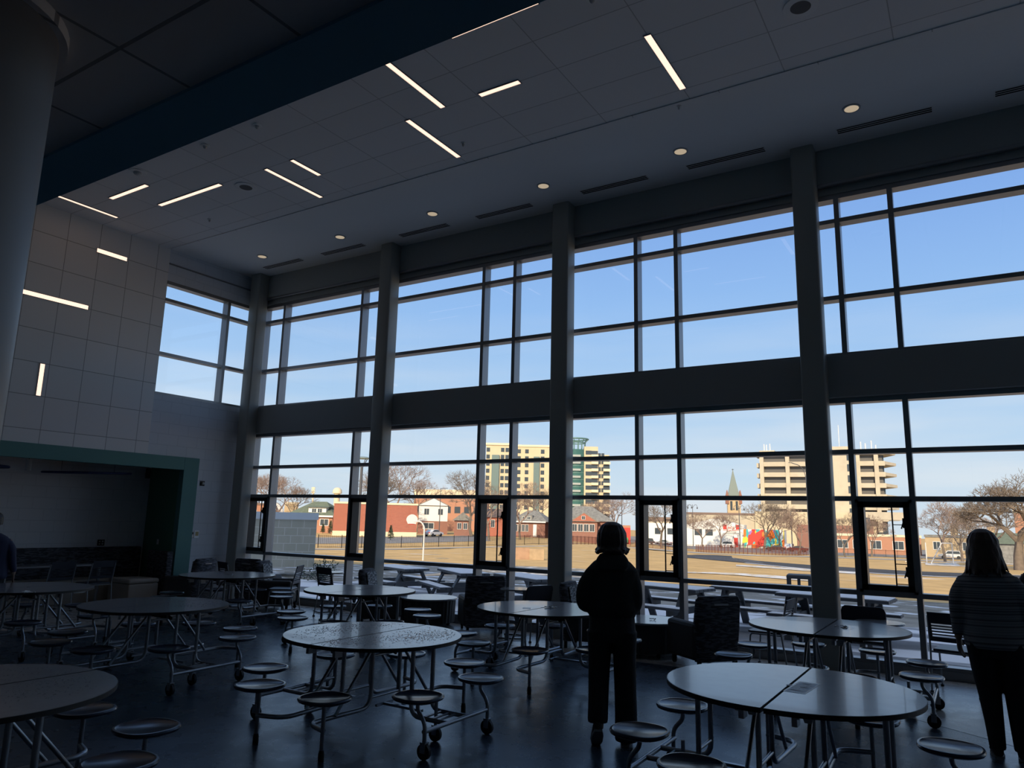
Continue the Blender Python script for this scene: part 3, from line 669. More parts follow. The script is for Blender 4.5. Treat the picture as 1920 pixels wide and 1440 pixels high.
def hair_mat(name, c): return mat(name, c, .45, bump=(90,.15))
def shoes(t, spec, m_=shoe):
    for (x, y, z, pitch, yaw) in spec:
        b = MB(); b.loft([ell((0,q,h), a, c_, (1,0,0), (0,0,1), 14) for q, h, a, c_ in ((-.075,.045,.022,.03),(-.05,.055,.036,.05),(0,.055,.038,.05),(.06,.045,.044,.036),(.13,.032,.046,.026),(.17,.026,.036,.018),(.19,.022,.016,.010))])
        M_ = Matrix.Translation((x,y,z)) @ Matrix.Rotation(R(yaw),4,'Z') @ Matrix.Rotation(R(pitch),4,'X')
        b.xf(M_); s_ = b.build('shoe', m_, t, smooth=60)
        b = MB(); b.loft([[(a*sx_,q,z_) for a, q in ((.03,-.075),(.044,.0),(.046,.1),(.03,.18),(-.03,.18),(-.046,.1),(-.044,.0),(-.03,-.075))] for z_, sx_ in ((.0,1),(.018,1))]); b.xf(M_); b.build('sole', sole, s_)
# --- hooded person walking away (local +y = facing)
ang1 = R(26)
t = thing('person','person with a wavy bob in a dark hooded sweatshirt walking toward the windows','person',(-2.575,5.70,0),ang1)
b = MB(); head(b,(0,.01,1.60)); b.tube([(0,-.01,1.38),(0,0,1.52)],[.055,.05],14)
b.loft([ell((0,y,z),a,c_) for z,a,c_,y in ((.85,.165,.11,0),(1.0,.14,.095,0),(1.25,.165,.105,0),(1.36,.15,.085,0),(1.41,.07,.06,0))])
for k in (-1,1):
    e_ = 1.0 if k < 0 else .8
    limb(b, [(k*.15*e_,0,1.31),(k*.225*e_,-.03,1.08),(k*.11,.18,1.0)], [.045,.038,.028]); hand(b,(k*.11,.18,1.0),(-k*.8,.5,-.1),(0,.2,1),.8)
limb(b, [(-.09,0,.88),(-.10,.03,.48),(-.11,-.12,.14)], [.085,.06,.04]); limb(b, [(.09,0,.88),(.10,.03,.46),(.10,.02,.06)], [.085,.06,.04])
remesh(b.build('body', skin, t), .009, 3)
hood = mat('black sweatshirt', (.030,.031,.031), .95, noise=(30,.2))
b = MB(); b.loft([ell((0,y,z),a,c_) for z,a,c_,y in ((.965,.185,.125,0),(.99,.192,.14,0),(1.03,.215,.155,0),(1.12,.21,.15,0),(1.25,.215,.145,0),(1.34,.21,.13,-.01),(1.40,.155,.105,-.015),(1.45,.085,.075,-.01))])
for k in (-1,1):
    e_ = 1.06 if k < 0 else .84
    limb(b, [(k*.150,0,1.315),(k*.212*e_,-.03,1.20),(k*.222*e_,-.03,1.06),(k*.12,.17,1.02)], [.066,.068,.062,.045]); 
b.loft([ell((0,y,z),a,c_) for z,a,c_,y in ((1.34,.10,.03,-.14),(1.38,.135,.055,-.12),(1.43,.13,.06,-.095),(1.47,.10,.045,-.07))])
b.loft([ell((0,0,z),a,c_) for z,a,c_ in ((1.38,.12,.10),(1.44,.105,.095),(1.475,.085,.08))])
remesh(b.build('hooded_sweatshirt', hood, t), .010, 5)
b = MB()
b.loft([ell((0,y,z),a,c_) for z,a,c_,y in ((.78,.185,.13,0),(.86,.19,.135,-.01),(.95,.185,.13,0),(1.0,.18,.125,0))])
b.loft([ell((x,y,z),a,c_) for x,y,z,a,c_ in ((-.10,-.01,.86,.10,.12),(-.10,.02,.65,.09,.095),(-.105,.03,.48,.085,.085),(-.11,-.04,.32,.080,.08),(-.115,-.10,.19,.080,.082))])
b.loft([ell((x,y,z),a,c_) for x,y,z,a,c_ in ((.10,-.01,.86,.10,.12),(.10,.02,.65,.092,.10),(.105,.03,.45,.088,.09),(.11,.02,.25,.088,.09),(.11,.0,.035,.090,.10))])
remesh(b.build('wide_trousers', jeans, t), .010, 4)
shoes(t, [(-.115,-.16,.10,-38,5),(.11,.02,0,0,-6)])
b = MB(); rnd = random.Random(5)
b.loft([ell((0,y,z),a,c_) for z,a,c_,y in ((1.49,.075,.06,-.03),(1.53,.105,.09,-.02),(1.58,.108,.11,-.015),(1.63,.104,.116,-.012),(1.68,.084,.10,-.008),(1.712,.055,.07,0),(1.728,.02,.03,0))])
for j in range(44):
    a = PI*.06+ (PI*1.88)*j/43 + PI/2; 
    ca, sa = math.cos(a), math.sin(a)
    if sa > .80: continue
    fl = .05+.02*rnd.random()
    w0 = .006*math.sin(j*2.1); p = [(ca*.03,-.01+sa*.03,1.718),(ca*(.072+w0),-.01+sa*.078,1.69),(ca*(.100+w0),-.01+sa*.105,1.635),(ca*(.107+w0),-.01+sa*.108,1.57),(ca*(.100+w0),-.01+sa*.10,1.525),(ca*(.108+fl*.2),-.01+sa*(.108+fl*.2),1.485+rnd.uniform(-.012,.012)),(ca*(.110+fl*.4),-.01+sa*(.115+fl*.3),1.50+rnd.uniform(-.02,.02))]
    b.tube(p,[.012,.016,.018,.018,.019,.020,.016],6)
remesh(b.build('wavy_bob_hair', hair_mat('dark brown hair',(.035,.018,.012)), t), .007, 1)

# --- person in the striped top
def stripe_mat():
    m_ = mat('grey striped knit', (.24,.235,.245), .9); n = m_.node_tree; b_ = n.nodes['Principled BSDF']; t_ = n.nodes.new('ShaderNodeTexCoord'); s_ = n.nodes.new('ShaderNodeSeparateXYZ')
    n.links.new(t_.outputs['Object'], s_.inputs[0]); nz_ = n.nodes.new('ShaderNodeTexNoise'); nz_.noise_dimensions = '1D'; nz_.inputs['Scale'].default_value = 62; nz_.inputs['Detail'].default_value = 1
    n.links.new(s_.outputs[2], nz_.inputs['W']); r_ = n.nodes.new('ShaderNodeValToRGB'); r_.color_ramp.elements[0].position = .44; r_.color_ramp.elements[1].position = .52
    r_.color_ramp.elements[0].color = (.09,.09,.10,1); r_.color_ramp.elements[1].color = (.26,.255,.265,1)
    n.links.new(nz_.outputs[0], r_.inputs[0]); n.links.new(r_.outputs[0], b_.inputs['Base Color']); return m_
def standing(loc, ang, label, topm, hairm, h=1.72, long_hair=True, arms=((-.30,.02,.86),(.30,.02,.86)), sc=1.0):
    t = thing('person', label, 'person', loc, ang); k0 = h/1.72
    b = MB(); head(b,(0,.01,1.60)); b.tube([(0,-.01,1.38),(0,0,1.52)],[.055,.05],14)
    b.loft([ell((0,0,z),a*sc,c_*sc) for z,a,c_ in ((.85,.18,.12),(1.0,.16,.11),(1.25,.175,.11),(1.36,.16,.09),(1.41,.07,.06))])
    for k in (-1,1):
        a = arms[0 if k < 0 else 1]
        limb(b, [(k*.18*sc,0,1.33),(k*.25*sc,-.02,1.08),a], [.05,.042,.028]); hand(b, a, (0,.12,-1), (-k*.3,.95,.1), .6)
        limb(b, [(k*.09,0,.88),(k*.085,.01,.48),(k*.075,-.02,.06)], [.085,.06,.04])
    remesh(b.build('body', skin, t), .009, 3)
    b = MB(); b.loft([ell((0,y,z),a*sc,c_*sc) for z,a,c_,y in ((.80,.225,.165,0),(.84,.235,.175,0),(.95,.225,.165,0),(1.05,.215,.155,0),(1.2,.225,.155,0),(1.32,.22,.14,0),(1.38,.17,.11,0),(1.43,.085,.075,0))])
    for k in (-1,1):
        a = arms[0 if k < 0 else 1]
        limb(b, [(k*.155*sc,0,1.32),(k*.235*sc,-.02,1.20),(k*.25*sc,-.02,1.08),(a[0],a[1],a[2]+.03)], [.066,.070,.062,.040])
    remesh(b.build('sweater', topm, t), .010, 5)
    b = MB(); b.loft([ell((0,0,z),a*sc,c_*sc) for z,a,c_ in ((.74,.195,.145),(.82,.20,.15),(.95,.19,.14))])
    for k in (-1,1):
        b.loft([ell((k*x,y,z),a,c_) for x,y,z,a,c_ in ((.095,0,.85,.115,.14),(.095,.01,.65,.100,.11),(.088,.01,.45,.08,.085),(.082,-.01,.25,.066,.07),(.08,-.02,.06,.056,.06))])
    remesh(b.build('trousers', jeans, t), .010, 4)
    shoes(t, [(-.085,0,0,0,8),(.085,0,0,0,-8)])
    b = MB(); b.loft([ell((0,y,z),a,c_) for z,a,c_,y in ((1.55,.095,.08,-.03),(1.60,.094,.10,-.012),(1.65,.09,.103,-.01),(1.69,.074,.088,-.005),(1.715,.045,.06,0),(1.725,.02,.03,0))])
    rnd = random.Random(int(abs(loc[0])*100))
    if long_hair:
        for j in range(40):
            a = PI*.09+(PI*1.82)*j/39+PI/2; ca, sa = math.cos(a), math.sin(a); e_ = 1.38+rnd.uniform(-.035,.03)
            w0 = .007*math.sin(j*1.9); b.tube([(ca*.03,-.01+sa*.03,1.715),(ca*(.066+w0),-.01+sa*.075,1.685),(ca*(.093+w0),-.01+sa*.103,1.63),(ca*(.104-w0),-.015+sa*.11,1.54),(ca*(.118+w0),-.02+sa*.115,1.45),(ca*(.118+rnd.uniform(0,.035)),-.03+sa*.125,e_)],[.012,.015,.018,.019,.018,.006],6)
        b.loft([ell((0,-.05,z),a,c_) for z,a,c_ in ((1.42,.12,.06),(1.50,.11,.075),(1.60,.09,.08))])
    remesh(b.build('hair', hairm, t), .007, 1)
    t.scale = (k0,k0,k0); return t
pw = standing((.09,7.25,0), R(-3), 'person with shoulder length hair in a grey striped long sleeved top, standing at the right', stripe_mat(), hair_mat('brown hair',(.05,.026,.016)), 1.74, sc=.93, arms=((-.255,.02,.86),(.255,.02,.86))); pw.rotation_euler.y = R(-2.2)
standing((.52,7.8,0), R(0), 'person in black whose shoulder just shows at the right picture edge', mat('black jacket',(.02,.02,.022),.8), hair_mat('black hair',(.02,.015,.012)), 1.76)
p3 = E(-12,12.6,1020)
standing((-11.43,4.93,0), R(60), 'person in a navy shirt half cut off by the left picture edge', mat('navy shirt',(.02,.028,.075),.8), hair_mat('short dark hair',(.03,.02,.015)), 1.66, long_hair=False)
# ---------------------------------------------------------------- outside ground
def sm(a, b_, x): t = min(1, max(0, (x-a)/(b_-a))); return t*t*(3-2*t)
def gz(x, y):
    r_ = math.hypot(x, y); az = math.degrees(math.atan2(-x, y))          # degrees to the left of +y
    z = -.15-.0236*max(0, r_-12)
    if r_ > 100:
        zf = -4.1+2.1*sm(20, 30, az); z0 = -.15-.0236*88
        z = z0+(zf-z0)*sm(100, 178, r_)
    return z
def hit(px, py):
    "where the sight line of a pixel meets the ground outside"
    d = pixdir(px, py); s_ = 1/math.hypot(d.x, d.y); t_ = 11.0
    while t_ < 600:
        x, y = d.x*s_*t_, d.y*s_*t_
        if EYE+d.z*s_*t_ <= gz(x, y): break
        t_ += .25
    return Vector((x, y, gz(x, y)))
def terrain(name, rs, azs, m_, dz=0, kind='structure'):
    b = MB(); vs = []
    for r_ in rs:
        for a in azs: x, y = -math.sin(R(a))*r_, math.cos(R(a))*r_; vs.append((x, y, gz(x, y)+dz))
    n_ = len(azs); fs = [(i*n_+j+1, i*n_+j, (i+1)*n_+j, (i+1)*n_+j+1) for i in range(len(rs)-1) for j in range(n_-1)]
    b.add(vs, fs); o = b.build(name, m_, smooth=180); o['kind'] = kind; return o
def drape(name, near, far, m_, dz, k=3, kind='structure'):
    "strip between two lists of ground points"
    b = MB(); vs = []; n_ = len(near)
    for i in range(k+1):
        for p, q in zip(near, far):
            x = p[0]+(q[0]-p[0])*i/k; y = p[1]+(q[1]-p[1])*i/k; vs.append((x, y, gz(x, y)+dz))
    b.add(vs, [(i*n_+j, i*n_+j+1, (i+1)*n_+j+1, (i+1)*n_+j) for i in range(k) for j in range(n_-1)])
    o = b.build(name, m_, smooth=180); o['kind'] = kind; return o
def ground_mat(name, c, c2, snow, amt, scale=(.25,.25,1), sscale=(.10,.5,1)):
    m_ = mat(name, c, .95, spec=.1); n = m_.node_tree; b_ = n.nodes['Principled BSDF']; t_ = n.nodes.new('ShaderNodeTexCoord')
    def ns(sc, s2, det):
        p = n.nodes.new('ShaderNodeMapping'); p.inputs['Scale'].default_value = sc; z = n.nodes.new('ShaderNodeTexNoise'); z.inputs['Scale'].default_value = s2; z.inputs['Detail'].default_value = det
        n.links.new(t_.outputs['Object'], p.inputs[0]); n.links.new(p.outputs[0], z.inputs['Vector']); return z
    a = ns(scale, 1, 10); r1 = n.nodes.new('ShaderNodeValToRGB'); r1.color_ramp.elements[0].position = .38; r1.color_ramp.elements[1].position = .62
    r1.color_ramp.elements[0].color = (*c, 1); r1.color_ramp.elements[1].color = (*c2, 1); n.links.new(a.outputs[0], r1.inputs[0])
    s_ = ns(sscale, 1, 8); r2 = n.nodes.new('ShaderNodeValToRGB'); r2.color_ramp.elements[0].position = amt; r2.color_ramp.elements[1].position = amt+.05; n.links.new(s_.outputs[0], r2.inputs[0])
    x = n.nodes.new('ShaderNodeMixRGB'); n.links.new(r2.outputs[0], x.inputs[0]); n.links.new(r1.outputs[0], x.inputs[1]); x.inputs[2].default_value = (*snow, 1); n.links.new(x.outputs[0], b_.inputs['Base Color']); return m_
SN = (.80,.80,.84)
M['grass'] = ground_mat('dormant grass with snow traces', (.71,.465,.21), (.54,.355,.16), SN, .665, (.5,.7,1), (.10,.7,1))
M['patio'] = ground_mat('patio with thin snow and ice', (.17,.175,.19), (.26,.265,.29), SN, .44, (.8,.8,1), (.18,.8,1))
M['road'] = ground_mat('asphalt', (.27,.255,.25), (.33,.31,.30), SN, .75)
M['walk'] = ground_mat('pale sidewalk', (.48,.43,.38), (.42,.38,.34), SN, .6)
M['track'] = ground_mat('dark running track', (.075,.077,.085), (.09,.09,.10), SN, .9)
M['snow'] = mat('snow', SN, .8)
azs = [ -60+k*2.5 for k in range(61)]
rs = [10.7,12,14,16,18,20,23,26,30,35,40,46,52,60,68,76,84,92,100,108,116,124,132,140,150,160,170,180,200,240,300,400,600]
terrain('ground', rs, azs, M['grass'])
# patio with snow right behind the glass
xs_ = [-30+k*1.0 for k in range(45)]
far = [(x, 18.2+.4*math.sin(x*.7)+max(0,(-x-12))*.10) for x in xs_]
drape('patio', [(x, W+.25) for x in xs_], far, M['patio'], .02, 10)
M['shadegrass'] = ground_mat('shade toned grass with snow flecks', (.36,.33,.29), (.22,.20,.17), SN, .56, (1.2,1.6,1), (1.1,1.5,1))  # extra shade painted into the grass colour up to the shadow edge, plus snow
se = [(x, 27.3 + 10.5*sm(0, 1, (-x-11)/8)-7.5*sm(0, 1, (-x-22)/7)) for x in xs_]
drape('shade_toned_grass', far, se, M['shadegrass'], .015, 12)
rnd = random.Random(3)
def path_px(pts): return [hit(a, c_) for a, c_ in pts]
# running track
nr = path_px([(1285,1046),(1300,1047),(1330,1050),(1365,1053),(1400,1056),(1440,1060),(1480,1064),(1520,1068),(1600,1073),(1700,1079),(1800,1083),(1920,1088),(1990,1091)])
fr_ = path_px([(1285,1041),(1305,1040.6),(1340,1041),(1372,1043),(1373,1046),(1420,1052),(1470,1056),(1520,1060),(1600,1065),(1700,1071),(1800,1075),(1920,1080),(1990,1083)])
drape('running_track', nr, fr_, M['track'], .03, 4)
drape('snow_edge', [p+Vector((0,-.9,0)) for p in nr[4:]], [p+Vector((0,-.05,0)) for p in nr[4:]], M['snow'], .035, 1)
M['oldsnow'] = ground_mat('broken old snow', SN, (.72,.70,.68), (.62,.45,.24), .50, (.8,.8,1), (1.3,2.2,1))
for p0, p1 in (([(1285,1075),(1340,1077),(1400,1081),(1460,1086),(1520,1091)], [(1285,1073),(1340,1074),(1400,1076.5),(1460,1081),(1520,1086)]), ([(1380,1062),(1440,1066),(1520,1072),(1610,1077)], [(1380,1059.5),(1440,1062.5),(1520,1068),(1610,1074)]), ([(1735,1060),(1790,1062),(1850,1064),(1920,1066)], [(1735,1056),(1790,1055),(1850,1056),(1920,1057)])):
    drape('old_snow_band', path_px(p0), path_px(p1), M['oldsnow'], .03, 2)
for q in (.2,.4,.6,.8):
    a = [Vector(p)*(1-q)+Vector(f_)*q for p, f_ in zip(nr, fr_)]; drape('lane_line', [p+Vector((0,-.05,0)) for p in a[:6]], [p+Vector((0,.05,0)) for p in a[:6]], M['snow'], .04, 1)
# path in front of the fence, street beyond
def band(name, p0, p1, m_, dz): drape(name, path_px(p0), path_px(p1), m_, dz, 4)
band('sidewalk', [(585,1031),(650,1031),(740,1031),(860,1028),(950,1026),(1060,1024),(1200,1029),(1300,1037),(1400,1042),(1520,1045),(1700,1051),(1920,1060),(1990,1064)],
     [(585,1029),(650,1029),(740,1029),(860,1026),(950,1024.5),(1060,1022.5),(1200,1027),(1300,1035),(1400,1040),(1520,1043),(1700,1049),(1920,1057),(1990,1061)], M['walk'], .03)
band('street', [(585,1020),(740,1019),(900,1015),(1060,1012),(1200,1018),(1300,1030),(1400,1036),(1520,1040),(1700,1046),(1990,1056)],
     [(585,1008),(740,1007),(900,1004),(1060,1003),(1200,1006),(1300,1014),(1400,1018),(1520,1024),(1700,1030),(1990,1042)], M['road'], .03)

# ---------------------------------------------------------------- our own building: taller block behind that throws the long shadow
MBX = MB().box(-36,-10,-26,-7.5,-.5,19.0); MBX.box(-24,10,-26,-7.5,-.5,9.5); struct(MBX.build('rear_wing', M['beam']))
# parapet
struct(MB().box(XL-.6,XR+.3,W+.2,W+.45,ZC,ZC+1.3).build('parapet', M['beam']))

# ---------------------------------------------------------------- fences
fm = M['black']; rust = mat('rust red fence paint', (.14,.035,.02), .6)
def fence(pts, label, m_, h=1.5, step=3.6, pick=.22):
    t = thing('fence', label, 'fence', tuple(pts[0])); o0 = Vector(pts[0]); seg = []
    for a, c_ in zip(pts, pts[1:]):
        L = (c_-a).length; k = max(1, round(L/step)); seg += [a+(c_-a)*(i/k) for i in range(k)]
    seg.append(pts[-1]); rails = MB(); pk = MB()
    for a, c_ in zip(seg, seg[1:]):
        a = Vector((a.x,a.y,gz(a.x,a.y))); c_ = Vector((c_.x,c_.y,gz(c_.x,c_.y))); U = Vector((0,0,1))
        for hh in (.12,h-.12): rails.beam(a-o0+U*hh, c_-o0+U*hh, .04, .04)
        L = (c_-a).length; n_ = int(L/pick)
        for i in range(1, n_): p = a-o0+(c_-a)*(i/n_); pk.box(p.x-.009,p.x+.009,p.y-.009,p.y+.009,p.z+.06,p.z+h)
        p = a-o0; MB().box(p.x-.035,p.x+.035,p.y-.035,p.y+.035,p.z-.05,p.z+h+.05).build('post', m_, t)
    rails.build('rails', m_, t); pk.build('pickets', m_, t); return t
def fp(px, r_): x, y = E(px, r_, 1025); return Vector((x, y, gz(x, y)))
fence([hit(596,1027),hit(640,1027.5),hit(712,1027),hit(790,1026)], 'black picket fence in front of the red brick box building on the left', fm)
fence([hit(792,1026),hit(878,1024),hit(955,1022),hit(1060,1020.6)], 'black picket fence before the bungalows in the middle', fm)
fence([hit(1066,1021),hit(1140,1022),hit(1210,1026),hit(1301,1034)], 'fence with rusty posts behind the hooded person and the casement window', rust, step=3)
fence([hit(1305,1034.5),hit(1402,1039),hit(1517,1041)], 'fence with rusty posts in front of the painted mural wall', rust, step=2.6)
fence([hit(1565,1041),hit(1640,1043),hit(1730,1049)], 'dark fence right of the right hand column before the tower', fm, step=3)

# ---------------------------------------------------------------- buildings
def facade(name, label, px0, px1, ytop, r0, r1, depth, m_, ybase=None, roof=None, cat='building'):
    "front wall spans two pixels of the photograph at real distances r0, r1; returns (thing, length, height, z of the foot)"
    x0, y0 = E(px0, r0, ytop); x1, y1 = E(px1, r1, ytop)
    a = math.atan2(y1-y0, x1-x0); L = math.hypot(x1-x0, y1-y0); zt = (Zp(px0, ytop, r0)+Zp(px1, ytop, r1))/2 if not isinstance(ytop, tuple) else 0
    zb = min(gz(x0,y0), gz(x1,y1))-.3; t = thing(name, label, cat, (x0,y0,zb), a)
    H = zt-zb; MB().box(0,L,0,depth,0,H).build('wall', m_, t)
    if roof: MB().box(-.15,L+.15,-.15,depth+.15,H-roof[0],H+.12).build('cornice', roof[1], t)
    return t, L, H, zb
wn = mat('dark window glass', (.06,.075,.09), .15); wfr = mat('white window frame', (.72,.70,.66), .6)
_wc = {}
def window(t, x, z, w_, h_, frame=True, y=-.04, name='window'):
    k = (round(w_,2), round(h_,2), frame)
    if k not in _wc:
        b = MB(); b.box(-w_/2,w_/2,0,.06,0,h_); 
        if frame:
            b.cur = 1; f = min(.12,w_*.09)
            for q in ((-w_/2-f,w_/2+f,-f,0),(-w_/2-f,w_/2+f,h_,h_+f),(-w_/2-f,-w_/2,0,h_),(w_/2,w_/2+f,0,h_),(-f*.3,f*.3,0,h_)): b.box(q[0],q[1],-.03,.06,q[2],q[3])
        o = b.build(name, [wn, wfr], t); _wc[k] = o.data
    else:
        o = bpy.data.objects.new(name, _wc[k]); col.objects.link(o); o.parent = t
    o.location = (x, y, z); return o
def gable(t, x0, x1, y0, y1, z0, h_, m_, along='x', ov=.5, name='roof'):
    if along == 'x':   # ridge along x
        ym = (y0+y1)/2; b = MB().add([(x0-ov,y0-ov,z0),(x1+ov,y0-ov,z0),(x1+ov,y1+ov,z0),(x0-ov,y1+ov,z0),(x0-ov,ym,z0+h_),(x1+ov,ym,z0+h_)],[(0,1,5,4),(2,3,4,5),(0,4,3),(1,2,5),(3,2,1,0)])
    else:
        xm = (x0+x1)/2; b = MB().add([(x0-ov,y0-ov,z0),(x1+ov,y0-ov,z0),(x1+ov,y1+ov,z0),(x0-ov,y1+ov,z0),(xm,y0-ov,z0+h_),(xm,y1+ov,z0+h_)],[(0,1,4),(2,3,5),(1,2,5,4),(3,0,4,5),(3,2,1,0)])
    return b.build(name, m_, t)
def hip(t, x0, x1, y0, y1, z0, h_, m_, ov=.6, rl=.3):
    xm = (x0+x1)/2; ym = (y0+y1)/2; q = (x1-x0)*rl/2
    return MB().add([(x0-ov,y0-ov,z0),(x1+ov,y0-ov,z0),(x1+ov,y1+ov,z0),(x0-ov,y1+ov,z0),(xm-q,ym,z0+h_),(xm+q,ym,z0+h_)],[(0,1,5,4),(1,2,5),(2,3,4,5),(3,0,4),(3,2,1,0)]).build('roof', m_, t)
redb = brick('red brick', (.42,.12,.07), (.36,.10,.06), (.40,.24,.18), .5, .16, .012, '+z')
redb2 = brick('brown red brick', (.30,.13,.09), (.26,.11,.08), (.30,.20,.16), .45, .14, .012, '+z')
orb = brick('orange brick', (.48,.22,.13), (.44,.20,.12), (.46,.28,.20), .5, .16, .012, '+z')
yelb = brick('yellow brick', (.56,.42,.25), (.52,.38,.22), (.50,.40,.28), .6, .2, .012, '+z')
cream = mat('cream concrete', (.66,.54,.36), .85, noise=(.5,.06)); cream2 = mat('cream trim', (.78,.66,.46), .8)
conc = mat('weathered concrete', (.57,.49,.37), .9, noise=(.4,.1)); groof = mat('green shingle roof', (.17,.20,.14), .9, noise=(2,.2)); gyroof = mat('grey shingle roof', (.27,.26,.24), .9, noise=(2,.3)); whitep = mat('white siding', (.80,.78,.74), .8)
grn = mat('green glass curtain wall', (.05,.14,.12), .2); grnt = mat('teal painted steel', (.10,.20,.18), .5); brroof = mat('brown roof', (.22,.15,.12), .9)
# annex of grey blocks next to the patio, in shade
aw = brick('grey split face block', (.50,.46,.37), (.46,.43,.34), (.66,.62,.54), .46, .29, .012, 'xz', .9)
p0 = hit(587,1083); dv = Vector((-.68,-.74,0)); 
t = thing('annex_block','grey block annex with a metal coping, left beside the patio','building',(p0.x,p0.y,-.2),math.atan2(.74,.68)-PI)
r_ = math.hypot(p0.x,p0.y); zt = Zp(598,963,r_)+.2
MB().box(0,7.5,-2.5,0,0,zt-.24).build('block_wall', aw, t); MB().box(-.05,7.6,-2.6,.06,zt-.24,zt+.02).build('metal_coping', mat('grey metal coping',(.66,.68,.70),.5), t)
# left group of houses
t, L, H, zb = facade('storage_hall','white arched end of a barn roofed hall beyond the annex',500,530,962,190,190,10,whitep)
b = MB(); n_ = 12; b.add([(L/2-L*.62*math.cos(PI*k/n_),-.0,H-1+3.6*math.sin(PI*k/n_)) for k in range(n_+1)]+[(L/2-L*.62*math.cos(PI*k/n_),10,H-1+3.6*math.sin(PI*k/n_)) for k in range(n_+1)], [tuple(range(n_,-1,-1))]+[(k,k+1,n_+2+k,n_+1+k) for k in range(n_)]); b.build('arched_roof', whitep, t)
t, L, H, zb = facade('yellow_brick_building','yellow brick block peeking out left of the green roofed house',534,560,942,236,236,6,yelb,roof=(.5,cream2))
t, L, H, zb = facade('orange_brick_house','orange brick house seen through the leftmost casement',452,498,944,180,180,10,orb,roof=(.3,brroof)); window(t,L*.5,H-3,1.5,1.4)
t, L, H, zb = facade('bungalow','orange brick bungalow with a broad green hip roof and a white dormer',541,624,966,172,168,11,orb)
hip(t,0,L,0,10,H,3.1,groof); 
MB().box(L*.42,L*.82,.6,3.6,H+.3,H+1.75).build('dormer', whitep, t); gable(t,L*.40,L*.84,.4,3.8,H+1.75,.35,groof,'x',.3,'dormer_roof')
for q in (.55,.68): window(t,L*q,H+.65,.95,.8,y=.55)
MB().box(-.3,L+.3,-.65,-.5,H-.35,H+.02).build('eaves_board', whitep, t)
for q in (.25,.82): window(t,L*q,H-2.1,1.8,1.3)
MB().box(L*.52,L*.62,-.03,0,.3,H-1).build('door', wfr, t)
t, L, H, zb = facade('box_building','plain red brick box building with a pale base beyond the field',627,783,943.5,150,150,6,redb,roof=(.25,cream2)); MB().box(-.05,L+.05,-.08,14,0,1.25).build('base_course', cream2, t)
t, L, H, zb = facade('white_house','two storey house with white gabled upper floor over red brick',786,840,947,180,180,10,whitep)
gable(t,0,L,0,9,H-.1,1.9,gyroof,'y',.4); MB().add([(0,-.45,H-.1),(L,-.45,H-.1),(L/2,-.45,H+1.55),(0,-.42,H-.1),(L,-.42,H-.1),(L/2,-.42,H+1.55)],[(0,1,2),(5,4,3),(0,3,4,1),(1,4,5,2),(2,5,3,0)]).build('gable_wall', whitep, t); MB().box(-.06,L+.06,-.12,9,0,H*.47).build('brick_ground_floor', redb2, t); window(t,L*.27,H*.68,1.1,1.4); window(t,L*.75,H*.68,1.1,1.4); window(t,L*.35,H*.22,2.4,1.3,y=-.2)
t, L, H, zb = facade('school_building','long orange brick building with a cream parapet behind the small houses',778,905,919,232,228,16,orb,roof=(2.6,cream2))
for k in range(7): window(t,L*(.08+.14*k),H*.45,1.8,2,False)
t, L, H, zb = facade('cottage','small brick cottage with a grey gable left of the second casement',852,884,976,170,170,8,redb2); gable(t,0,L,0,8,H,1.9,gyroof,'y'); window(t,L*.3,H-1.9,.8,1.3); window(t,L*.65,H-1.9,.8,1.3)
t, L, H, zb = facade('cottage','red brick cottage seen through the middle casement',900,944,970,172,172,10,redb); gable(t,0,L,0,9,H,2.0,brroof,'x'); window(t,L*.55,H-2.2,.8,1.6)
t, L, H, zb = facade('bungalow','brick bungalow with a row of white porch windows left of the middle column',958,1022,978,172,170,10,redb2)
hip(t,0,L,0,9,H,2.6,gyroof); MB().box(L*.28,L*.62,.3,2.8,H+.1,H+1.4).build('dormer', gyroof, t)
for k in range(2): window(t,L*(.38+.14*k),H+.5,.7,.6,y=.24)
for k in range(4): window(t,L*(.16+.105*k),H-2.2,.62,1.5,y=-.08)
MB().box(L*.66,L*.76,-.08,0,.5,H-.6).build('door', whitep, t); MB().box(-.3,L+.3,-.7,-.5,H-.2,H+.1).build('eaves_board', whitep, t)
t, L, H, zb = facade('bungalow','brick bungalow with a cross gable just left of the hooded person head',1040,1148,977,165,165,12,redb2)
hip(t,0,L,0,10,H,3.3,gyroof); MB().box(L*.28,L*.74,-1.6,1,0,H-.1).build('porch', redb2, t); gable(t,L*.26,L*.76,-1.8,4,H-.1,2.0,gyroof,'y',.3,'porch_roof')
b = MB(); xm = L*.51; b.add([(L*.30,-2.13,H),(L*.72,-2.13,H),(xm,-2.13,H+1.7)],[(0,1,2)]); b.add([(L*.30,-2.08,H),(L*.72,-2.08,H),(xm,-2.08,H+1.7)],[(2,1,0)]); b.build('gable_wall', redb, t)
for k in range(4): window(t,L*(.35+.10*k),H-2.2,L*.075,1.5,y=-1.7)
window(t,L*.5,H+.35,.7,.7,y=-2.2); window(t,L*.1,H-2.1,.9,1.5)
